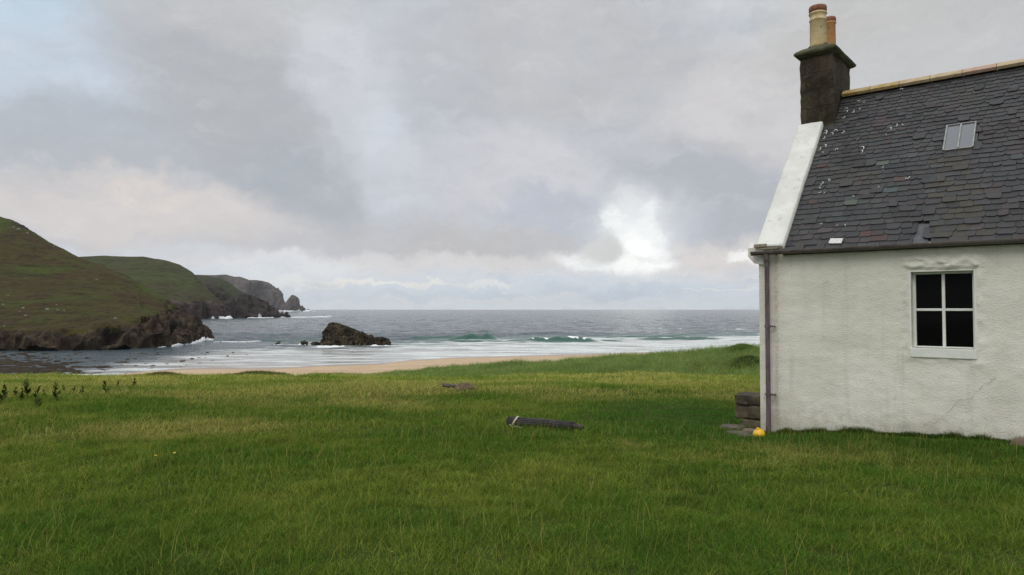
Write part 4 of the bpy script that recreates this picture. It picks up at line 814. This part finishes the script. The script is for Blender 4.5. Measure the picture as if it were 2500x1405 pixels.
# rolled bundle of dark plastic pipe tied with rope
BLK = simple('weathered_black_plastic', (.024, .020, .019), (.048, .041, .041), 9, .75, .4, 30, .004); ROPE = simple('pale_rope', (.42, .40, .28), (.55, .52, .38), 40, .9, .5, 120, .003)
def gw(px, py, zoff=0.):
    """ground point seen at a photo pixel"""
    d = ray(px, py)
    for k in np.arange(3., 70, .02):
        x, y, z = d[0] * k, d[1] * k, EYE + d[2] * k
        if z <= float(gz(x, y)) + zoff: return Vector((x, y, z))
A_ = gw(1238, 1043, .03); B_ = gw(1424, 1053, .0); mid_ = (A_ + B_) / 2; dv_ = B_ - A_; Lb = dv_.length
A_z = float(gz(A_.x, A_.y)); bundle = thing('pipe_bundle', (A_.x, A_.y, A_z + .035), 'tapering bundle of black plastic pipe tied with pale rope, lying in the grass', 'pipe bundle', math.atan2(dv_.y, dv_.x))
bm = bmesh.new(); tube(bm, [(0, 0, .075), (.03, 0, .075), (Lb * .5, 0, .062), (Lb * .86, .0, .048), (Lb * .87, 0, .046), (Lb, .0, .036)], [.064, .070, .066, .060, .040, .034], 22)
for v in bm.verts: v.co.z += .002 * math.sin(v.co.y * 260)
core = bm_obj('pipe', bm, BLK, bundle, False)
bm = bmesh.new()
for k in range(9):
    a = math.pi * (k / 8.) ; r0, r1 = .070, .058
    tube(bm, [(.015, r0 * math.cos(a), .075 + r0 * math.sin(a)), (Lb * .5, .064 * math.cos(a), .062 + .064 * math.sin(a)), (Lb * (.86 + .02 * (k % 3)), r1 * math.cos(a), .048 + r1 * math.sin(a))], [.0095, .009, .008], 8)
bm_obj('rod', bm, BLK, bundle, True)
bm = bmesh.new()
for off in (0., .016): tube(bm, [(.11 + off + .05 * math.sin(a) , .081 * math.cos(a), .075 + .083 * math.sin(a)) for a in np.linspace(-.9, math.pi + .6, 22)], .0075, 7)
tube(bm, [(.06, -.085, .05), (.10, -.11, .02), (.17, -.10, .03), (.22, -.12, .012), (.27, -.105, .02)], .007, 7); bm_obj('rope', bm, ROPE, bundle, True)
# driftwood and tangled net
DW = simple('driftwood_grey', (.075, .060, .046), (.14, .115, .090), 12, .9, .7, 40, .01, c3=(.06, .045, .035)); NET = simple('brown_netting', (.11, .078, .042), (.19, .14, .080), 25, .95, .7, 60, .01, c3=(.07, .04, .025))
A_ = gw(1080, 951, .03); B_ = gw(1122, 954, .02); dv_ = B_ - A_; L_ = dv_.length; dz_ = float(gz(A_.x, A_.y))
dw = thing('driftwood', (A_.x, A_.y, dz_ + .05), 'split grey driftwood log lying in the grass left of the brown net heap', 'driftwood', math.atan2(dv_.y, dv_.x))
bm = bmesh.new(); pts = [(L_ * 1.1 * k / 10, .02 * math.sin(k), .075 + .012 * math.sin(k * 1.7)) for k in range(11)]; tube(bm, pts, [.045 + .012 * math.sin(k * 2.1) for k in range(11)], 12)
for v in bm.verts: v.co += v.co.normalized() * .018 * float(fbm(v.co.x * 12, v.co.y * 20, v.co.z * 20, 3))
bm_obj('log', bm, DW, dw, True)
bm = bmesh.new(); tube(bm, [(L_ * (.1 + k * .1), .085 + .01 * math.sin(k), .10 - .006 * k) for k in range(9)], [.03] * 9, 9); bm_obj('splinter', bm, DW, dw, True)
C_ = gw(1135, 954, .02); cz0 = float(gz(C_.x, C_.y)); bm = bmesh.new(); rr = random.Random(4)
for k in range(46):
    th_ = rr.uniform(0, 6.28); r_ = rr.uniform(.02, .15); pts = []
    for j in range(12):
        th_ += rr.uniform(.3, .7); rad_ = .04 + r_ * (1 + .25 * math.sin(j * 1.3 + k)); x_, y_ = 1.25 * rad_ * math.cos(th_), .9 * rad_ * math.sin(th_)
        pts.append((x_, y_, max(.01, (.21 - .9 * max(rad_ - .05, 0)) * rr.uniform(.55, 1.0))))
    tube(bm, pts, rr.uniform(.008, .015), 6)
nt = bm_obj('net_heap', bm, NET, None, True); nt.location = (C_.x, C_.y, cz0 + .02); tag(nt, 'heap of tangled brown netting beside the driftwood log', 'net')
# ================================================================ vegetation
def colour_at(x, y, rnd):
    """tint of the sward: lush green, olive and straw patches"""
    n = fbm(x / 3.6 + 3, y / 3.0, 5, 3) + .45 * fbm(x / .9, y / .9, 2, 2); n2 = fbm(x / 7. + 9, y / 5, 1, 3)
    px = 1250 + F * x / np.maximum(y, 1)
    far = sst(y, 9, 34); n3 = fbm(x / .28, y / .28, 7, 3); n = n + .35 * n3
    straw = sst(n2 + .45 * n + np.interp(y, [3, 6, 10, 16, 30, 50], [-.34, -.22, .0, .26, .42, .50]) + .10 * sst(-x / y, .2, .7), .02, .62)
    lush = np.exp(-(((x - 2.9) / 2.0) ** 2 + ((y - 12.8) / 2.4) ** 2) ** 1.4)
    u, v = uv_of(x, y); lush = np.maximum(lush, .8 * np.exp(-((v + .5) / .9) ** 2) * (u > -1))
    straw = np.clip(straw * (1 - .95 * lush), 0, 1)
    g1 = np.array([.066, .136, .016]); g2 = np.array([.178, .212, .034]); st_ = np.array([.33, .285, .095])
    k = np.clip(.36 + .30 * far + .8 * n + (rnd - .5) * .8, 0, 1)[:, None]; c = g1 * (1 - k) + g2 * k
    ks = (sst(rnd + .75 * straw, .80, 1.3) * .85)[:, None]; c = c * (1 - ks) + st_ * ks
    c = c * (1 - .0 * lush[:, None]); cl = np.array([.040, .112, .015]); c = c * (1 - .85 * lush[:, None]) + cl * .85 * lush[:, None]
    dkp = sst(fbm(x / .7, y / .6, 12, 4), .10, .5) * (1 - far); c = c * (1 - .16 * dkp)[:, None]
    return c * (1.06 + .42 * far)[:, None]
def footprint_ok(x, y):
    u, v = uv_of(x, y); bad = (u > -.01) & (u < UL + .1) & (v > -.01) & (v < 2 * RV + .1)
    bad |= (u > -.55) & (u < .02) & (v > .32) & (v < .88)
    for (cx_, cy_, r_) in FOOT: bad |= np.hypot(x - cx_, y - cy_) < r_
    return ~bad
FOOT = [(fl.location.x, fl.location.y, .10)]
for o in COL.objects:
    if o.parent is None and o.name.startswith('path_stone'): FOOT.append((o.location.x, o.location.y, .15))
b0_ = bundle.location; bd = Vector((math.cos(bundle.rotation_euler.z), math.sin(bundle.rotation_euler.z)))
for k in np.linspace(0, Lb, 14): FOOT.append((b0_.x + bd.x * k, b0_.y + bd.y * k, .075))
dd_ = Vector((math.cos(dw.rotation_euler.z), math.sin(dw.rotation_euler.z)))
for k in np.linspace(0, L_ * 1.1, 7): FOOT.append((dw.location.x + dd_.x * k, dw.location.y + dd_.y * k, .10))
FOOT.append((C_.x, C_.y, .2))
def blades(x, y, h, w, lean, tint, segs, name_seed=0, curl=1., zoff=0.):
    """numpy blades: segs quads tapering to a point; returns V,F(quads),C"""
    n = len(x); rg = np.random.default_rng(name_seed); z = gz(x, y) + zoff; az_ = rg.uniform(0, 2 * np.pi, n); la = rg.uniform(0, 2 * np.pi, n)
    dx, dy = np.cos(az_) * w / 2, np.sin(az_) * w / 2; lx, ly = np.cos(la) * lean * h + .10 * h, np.sin(la) * lean * h; V = []; C_l = []
    for k in range(segs + 1):
        f = k / segs; tw = (1 - f ** 1.6) if k < segs else .08; cx_ = x + lx * f ** (1 + curl); cy_ = y + ly * f ** (1 + curl); cz_ = z + h * (f - .18 * curl * f * f * np.minimum(lean, 1.5))
        V += [np.stack([cx_ - dx * tw, cy_ - dy * tw, cz_], -1), np.stack([cx_ + dx * tw, cy_ + dy * tw, cz_], -1)]; C_l += [tint, tint]
    m_ = 2 * (segs + 1); V = np.stack(V, 1).reshape(-1, 3); C_ = np.stack(C_l, 1).reshape(-1, 3); b = np.arange(n)[:, None] * m_
    Fq = np.concatenate([b + np.array([[2 * k, 2 * k + 1, 2 * k + 3, 2 * k + 2]]) for k in range(segs)], 0)
    return V, Fq, C_
m, q, p = mat('grass_blade'); c = q.attr('tint', 'Color'); q.put(p.inputs['Base Color'], c); p.inputs['Roughness'].default_value = .7; p.inputs['Specular IOR Level'].default_value = .06
tr = q.node('ShaderNodeBsdfTranslucent'); q.put(tr.inputs[0], q.mix(1.0, c, (1.5, 1.6, .9), 'MULTIPLY')); mx = q.node('ShaderNodeMixShader'); mx.inputs[0].default_value = .28
q.l.new(p.outputs[0], mx.inputs[1]); q.l.new(tr.outputs[0], mx.inputs[2]); q.l.new(mx.outputs[0], m.node_tree.nodes['Material Output'].inputs[0]); BLADE = m
def scatter(n, y0, y1, rg, half=.80, pad=2.0):
    """uniform per area over the visible fan"""
    y = np.sqrt(rg.uniform(y0 ** 2, y1 ** 2, n)); x = rg.uniform(-1, 1, n) * (half * y + pad); return x, y
VV, FF, CC, nb = [], [], [], 0
def push(r):
    global nb
    VV.append(r[0]); FF.append(r[1] + nb); CC.append(r[2]); nb += len(r[0])
rg = np.random.default_rng(3)
bands = [(2.6, 6.5, 340000, .055, .0040, 3), (6.5, 10, 270000, .065, .0054, 2), (10, 16, 230000, .085, .008, 2), (16, 27, 200000, .12, .013, 2), (27, 42, 160000, .17, .022, 2), (42, 66, 180000, .22, .032, 2)]
for bi, (y0, y1, n, h0, w0, sg) in enumerate(bands):
    x, y = scatter(n, y0, y1, rg); ok = footprint_ok(x, y); x, y = x[ok], y[ok]
    cl = fbm(x / .38, y / .38, 8, 4); rnd = rg.uniform(0, 1, len(x)); hs = h0 * (.55 + .75 * rg.uniform(0, 1, len(x)) ** 1.4) * np.clip(1 + .85 * cl + .2 * fbm(x / 3, y / 3, 4, 2), .35, 2.0)
    u, v = uv_of(x, y); lush = np.exp(-(((x - 2.9) / 1.9) ** 2 + ((y - 13.2) / 2.8) ** 2)); hs = hs * (1 - .62 * lush)
    hs = np.where((v > -.35) & (v < 0) & (u > 0), hs * .55, hs)
    tint = colour_at(x, y, rnd) * (.45 + 1.15 * rg.uniform(0, 1, len(x)) ** 1.15)[:, None]
    if bi >= 3:
        px = 1250 + F * x / y; mar = sst(px, 850, 1100) * sst(y, 38, 44); blu = np.array([.16, .235, .078]); tint = tint * (1 - .8 * mar[:, None]) + blu * .8 * mar[:, None]
        hs = hs * (1 + .75 * mar)
        lf = sst(px, 800, 500) * sst(y, 30, 40); ol = np.array([.25, .235, .062]); k_ = (lf * .55 * sst(fbm(x / 5, y / 2.5, 3, 3), -.3, .3))[:, None]; tint = tint * (1 - k_) + ol * k_
    ln = rg.uniform(.2, 1.5, len(x))
    push(blades(x, y, hs, w0 * rg.uniform(.7, 1.3, len(x)), ln, tint, sg, bi + 10))
# grass crowding the foot of the wall, and thicker tufts
n = 9000; u = rg.uniform(.25, 4.2, n); v = -np.abs(rg.normal(0, .045, n)) - .012; pos = HP0 + u[:, None] * HA + v[:, None] * HN; k = sst(fbm(u * 2.6, 1.1, 0, 4), -.4, .4)
push(blades(pos[:, 0], pos[:, 1], (.045 + .055 * k) * rg.uniform(.3, 1.3, n), .007 * np.ones(n), rg.uniform(.2, 1, n), np.tile([.050, .090, .014], (n, 1)) * rg.uniform(.6, 1.3, n)[:, None], 2, 77))
me = mesh('grass', np.concatenate(VV), np.concatenate(FF), False); cattr(me, 'tint', np.concatenate(CC)); tag(link('grass', me, BLADE), 'rough green and straw coloured pasture grass covering the field', 'grass', kind='stuff')
# long seed stalks
VV, FF, CC, nb = [], [], [], 0
for (y0, y1, n, h0, w0) in ((3.0, 7, 4200, .25, .0034), (7, 14, 13000, .23, .0046), (14, 26, 20000, .24, .007), (26, 48, 22000, .30, .013)):
    x, y = scatter(n, y0, y1, rg); cl = sst(fbm(x / 2.8 + 3, y / 2.2, 5, 3) + .25 * sst(y, 8, 16), -.1, .45); lush = np.exp(-(((x - 2.9) / 1.9) ** 2 + ((y - 13.2) / 2.8) ** 2))
    ok = footprint_ok(x, y) & (rg.uniform(0, 1, len(x)) < .32 + .68 * cl) & (rg.uniform(0, 1, len(x)) > lush * 1.4); x, y = x[ok], y[ok]; n = len(x)
    t_ = np.array([.27, .25, .07]) * rg.uniform(.65, 1.25, n)[:, None] * np.stack([np.ones(n), rg.uniform(.9, 1.12, n), np.ones(n)], -1)
    push(blades(x, y, h0 * rg.uniform(.5, 1.15, n), w0 * np.ones(n), rg.uniform(.08, .8, n), t_, 4, int(y0 * 7), curl=.8))
me = mesh('grass_stalks', np.concatenate(VV), np.concatenate(FF), False); cattr(me, 'tint', np.concatenate(CC)); tag(link('grass_stalks', me, BLADE), 'pale dry seed stalks standing up out of the pasture grass', 'grass', kind='stuff')
# marram along the dune crest
VV, FF, CC, nb = [], [], [], 0
n = 120000; px = rg.uniform(560, 2550, n); yb = rg.uniform(0, 1, n); Yc = np.interp(px, [0, 1000, 1500, 1850], [60, 58, 52, 48]); dep = np.interp(px, [560, 1100, 1700, 1900], [3, 8, 14, 15]); y = Yc + 1.5 - yb * dep; x = (px - 1250) / F * y
k = fbm(x / 1.3, y / 1.3, 3, 3); ok = (k > -.35) & footprint_ok(x, y); x, y, k, px = x[ok], y[ok], k[ok], px[ok]; n = len(x)
t_ = np.array([.17, .25, .085]) * (1 + .5 * k)[:, None] * rg.uniform(.6, 1.4, n)[:, None]; t_ *= np.stack([rg.uniform(.85, 1.35, n), np.ones(n), np.ones(n)], -1)
dk = np.exp(-(((px - 1800) / 55) ** 2 + ((y - 42) / 3.) ** 2))[:, None] * .5; t_ = t_ * (1 - dk) + np.array([.03, .048, .014]) * dk
push(blades(x, y, np.interp(px, [560, 1100, 1700], [.18, .36, .48]) * (.6 + .7 * np.clip(k + .35, 0, 1)) * rg.uniform(.5, 1.2, n), .018 * np.ones(n), rg.uniform(.2, .9, n), t_, 3, 55))
me = mesh('marram_grass', np.concatenate(VV), np.concatenate(FF), False); cattr(me, 'tint', np.concatenate(CC)); tag(link('marram_grass', me, BLADE), 'blue green marram grass growing along the dune crest above the beach', 'grass', kind='stuff')
# tussocky mounds and shrub on the crest
VV, FF, CC, nb = [], [], [], 0
for (a, Y_, rx, hgt, nn, cc) in ((400, 57, 1.6, .32, 2500, (.10, .10, .030)), (380, 56, 1.0, .25, 1500, (.09, .10, .028)), (640, 57, 2.2, .38, 3500, (.085, .10, .030)), (215, 56, 1.8, .2, 2000, (.12, .10, .035)), (150, 50, 2.0, .2, 2500, (.075, .065, .022)), (210, 47, 1.3, .18, 1500, (.06, .055, .022)), (1815, 47.5, 1.2, .30, 7000, (.11, .17, .045)), (1835, 41, 1.0, .30, 7000, (.040, .065, .018)), (1800, 42, .8, .2, 4000, (.06, .10, .024))):
    x = (a - 1250) / F * Y_ + rg.normal(0, rx * .5, nn); y = Y_ + rg.normal(0, .6, nn); r_ = np.clip(1 - (np.abs(x - (a - 1250) / F * Y_) / rx) ** 2, .1, 1)
    zz = rg.uniform(0, 1, nn) * hgt * r_ * .7
    V_, F_, C_2 = blades(x, y, hgt * .55 * rg.uniform(.6, 1.2, nn), .03 * np.ones(nn), rg.uniform(.4, 1.3, nn), np.tile(cc, (nn, 1)) * rg.uniform(.6, 1.4, nn)[:, None], 2, int(a), zoff=zz); push((V_, F_, C_2))
me = mesh('tussocks', np.concatenate(VV), np.concatenate(FF), False); cattr(me, 'tint', np.concatenate(CC)); tag(link('tussocks', me, BLADE), 'low rough tussocks and scrub breaking the line of the field edge', 'grass', kind='stuff')
# dock and thistle plants, far left
m, q, p = mat('dark_weed_leaf'); co = q.node('ShaderNodeTexCoord').outputs['Object']; q.put(p.inputs['Base Color'], q.mix(q.noise(co, 6, 3), (.040, .060, .012), (.070, .095, .020))); p.inputs['Roughness'].default_value = .9; p.inputs['Specular IOR Level'].default_value = .05; LEAF = m
m, q, p = mat('weed_stem'); q.put(p.inputs['Base Color'], (.075, .060, .026)); p.inputs['Roughness'].default_value = .8; STEM = m
def plant_proto(seed, hgt):
    r = random.Random(seed); bs = bmesh.new(); bl = bmesh.new()
    for s_ in range(r.choice((1, 2, 3))):
        lx, ly = r.uniform(-.12, .12), r.uniform(-.12, .12); H_ = hgt * r.uniform(.7, 1.05); pts = [(lx * k / 5 + .02 * math.sin(k * 1.7 + s_), ly * k / 5, H_ * k / 5) for k in range(6)]; tube(bs, pts, [.012, .011, .009, .008, .006, .004], 5)
        for k in range(26):
            f = r.uniform(.12, 1.); a = r.uniform(0, 6.28); L_ = .10 * (1.15 - f) + .03; bx, by, bz = lx * f, ly * f, H_ * f; w_ = L_ * .28; ca, sa = math.cos(a), math.sin(a); up = r.uniform(.5, 1.6)
            P_ = [(0, 0), (.5, 1), (1, 0), (.5, -1)]; vs = [bl.verts.new((bx + ca * L_ * i_ - sa * w_ * j_, by + sa * L_ * i_ + ca * w_ * j_, bz + L_ * up * i_ - .3 * L_ * i_ * i_)) for i_, j_ in P_]; bl.faces.new(vs)
    def fin(bm, nm, mt):
        me = bpy.data.meshes.new(nm); bm.to_mesh(me); bm.free(); me.materials.append(mt); return me
    return fin(bs, 'stem', STEM), fin(bl, 'foliage', LEAF)
protos = [plant_proto(s_, .42) for s_ in (1, 2, 3, 4)]
PL = [(325, 946, 1.0, 'dark upright weed farthest right, alone in the field near the crest'), (263, 968, 1.25, 'tall leaning dark weed second from the right'), (285, 950, .7, 'small dark weed between the farthest right one and the tall leaning one'),
 (200, 967, .8, 'thin dark weed third in from the right, left of the tall leaning one'), (180, 962, .8, 'short dark weed right of its twin, midway between clump and tall weed'), (157, 960, .7, 'short dark weed left of its twin, midway between clump and tall weed'),
 (137, 985, 1.25, 'broad bushy dark weed just right of the main weed clump'), (110, 971, .6, 'small weed between the broad bushy one and the main clump'), (95, 998, 1.1, 'dark weed nearest the camera below the main clump'),
 (84, 975, 1.0, 'rightmost tall stem of the main weed clump'), (72, 980, 1.35, 'tallest weed in the middle of the main clump'), (50, 984, 1.0, 'dark weed at the left side of the main clump'), (36, 971, .9, 'single upright weed just left of the main clump'),
 (14, 978, 1.1, 'weed second from the left frame edge'), (1, 994, 1.2, 'weed cut by the left frame edge')]
for i, (a, b, k, lab) in enumerate(PL):
    w = gw(a, b); sp_ = thing('dock_plant', (w.x, w.y, float(gz(w.x, w.y)) - .02), lab, 'weed', i * 1.1, 'dark upright weeds in the field')
    sp_.scale = (k * .8, k * .8, k * .85); st_m, fo_m = protos[i % 4]; link('stem', st_m, None, sp_); link('foliage', fo_m, None, sp_)
# small yellow flowers
m, q, p = mat('yellow_petals'); q.put(p.inputs['Base Color'], (.60, .42, .03)); PET = m
bm = bmesh.new()
for k in range(14):
    a = 2 * math.pi * k / 14; vs = [bm.verts.new(v_) for v_ in ((0, 0, .0), (.016 * math.cos(a - .2), .016 * math.sin(a - .2), .006), (.022 * math.cos(a), .022 * math.sin(a), .010), (.016 * math.cos(a + .2), .016 * math.sin(a + .2), .006))]; bm.faces.new(vs)
pm = bpy.data.meshes.new('petals'); bm.to_mesh(pm); bm.free(); pm.materials.append(PET)
bm = bmesh.new(); tube(bm, [(0, 0, -.17), (.006, 0, -.09), (0, 0, 0)], .003, 6); sm_ = bpy.data.meshes.new('stem'); bm.to_mesh(sm_); bm.free(); sm_.materials.append(STEM)
for i, (a, b, k, lab) in enumerate(((426, 1107, 1.1, 'larger yellow flower right of its neighbour in the left grass'), (380, 1113, .9, 'small yellow flower left of the larger one in the left grass'), (731, 1067, .6, 'tiny yellow flower above left of the grass centre, before the field edge'), (658, 1089, .6, 'tiny yellow flower standing alone between the pair and the pipe bundle'), (957, 1348, .6, 'tiny yellow flower nearest the bottom centre of the photo'), (870, 1064, .5, 'tiny yellow flower left of the pipe bundle'))):
    w = gw(a, b, .13); f_ = thing('wildflower', (w.x, w.y, w.z), lab, 'flower', 0, 'yellow flowers in the grass'); f_.scale = (k * .72,) * 3; f_.rotation_euler = (.25, 0, i); link('petals', pm, None, f_); link('stem', sm_, None, f_)
# ---------------------------------------------------------------- sea air
HAZE = 3.2e-5
if HAZE:
    m = bpy.data.materials.new('haze'); m.use_nodes = True; q = NT(m.node_tree); q.n.clear(); pv = q.node('ShaderNodeVolumePrincipled'); pv.inputs['Color'].default_value = (.86, .89, .93, 1); pv.inputs['Density'].default_value = HAZE; pv.inputs['Anisotropy'].default_value = .1
    ou = q.node('ShaderNodeOutputMaterial'); q.l.new(pv.outputs[0], ou.inputs['Volume'])
    bm = bmesh.new(); box(bm, -14500, 14500, -500, 13600, SEA - 6, 215); o = bm_obj('haze', bm, m); tag(o, 'thin pale sea air over the bay', 'haze', kind='stuff')
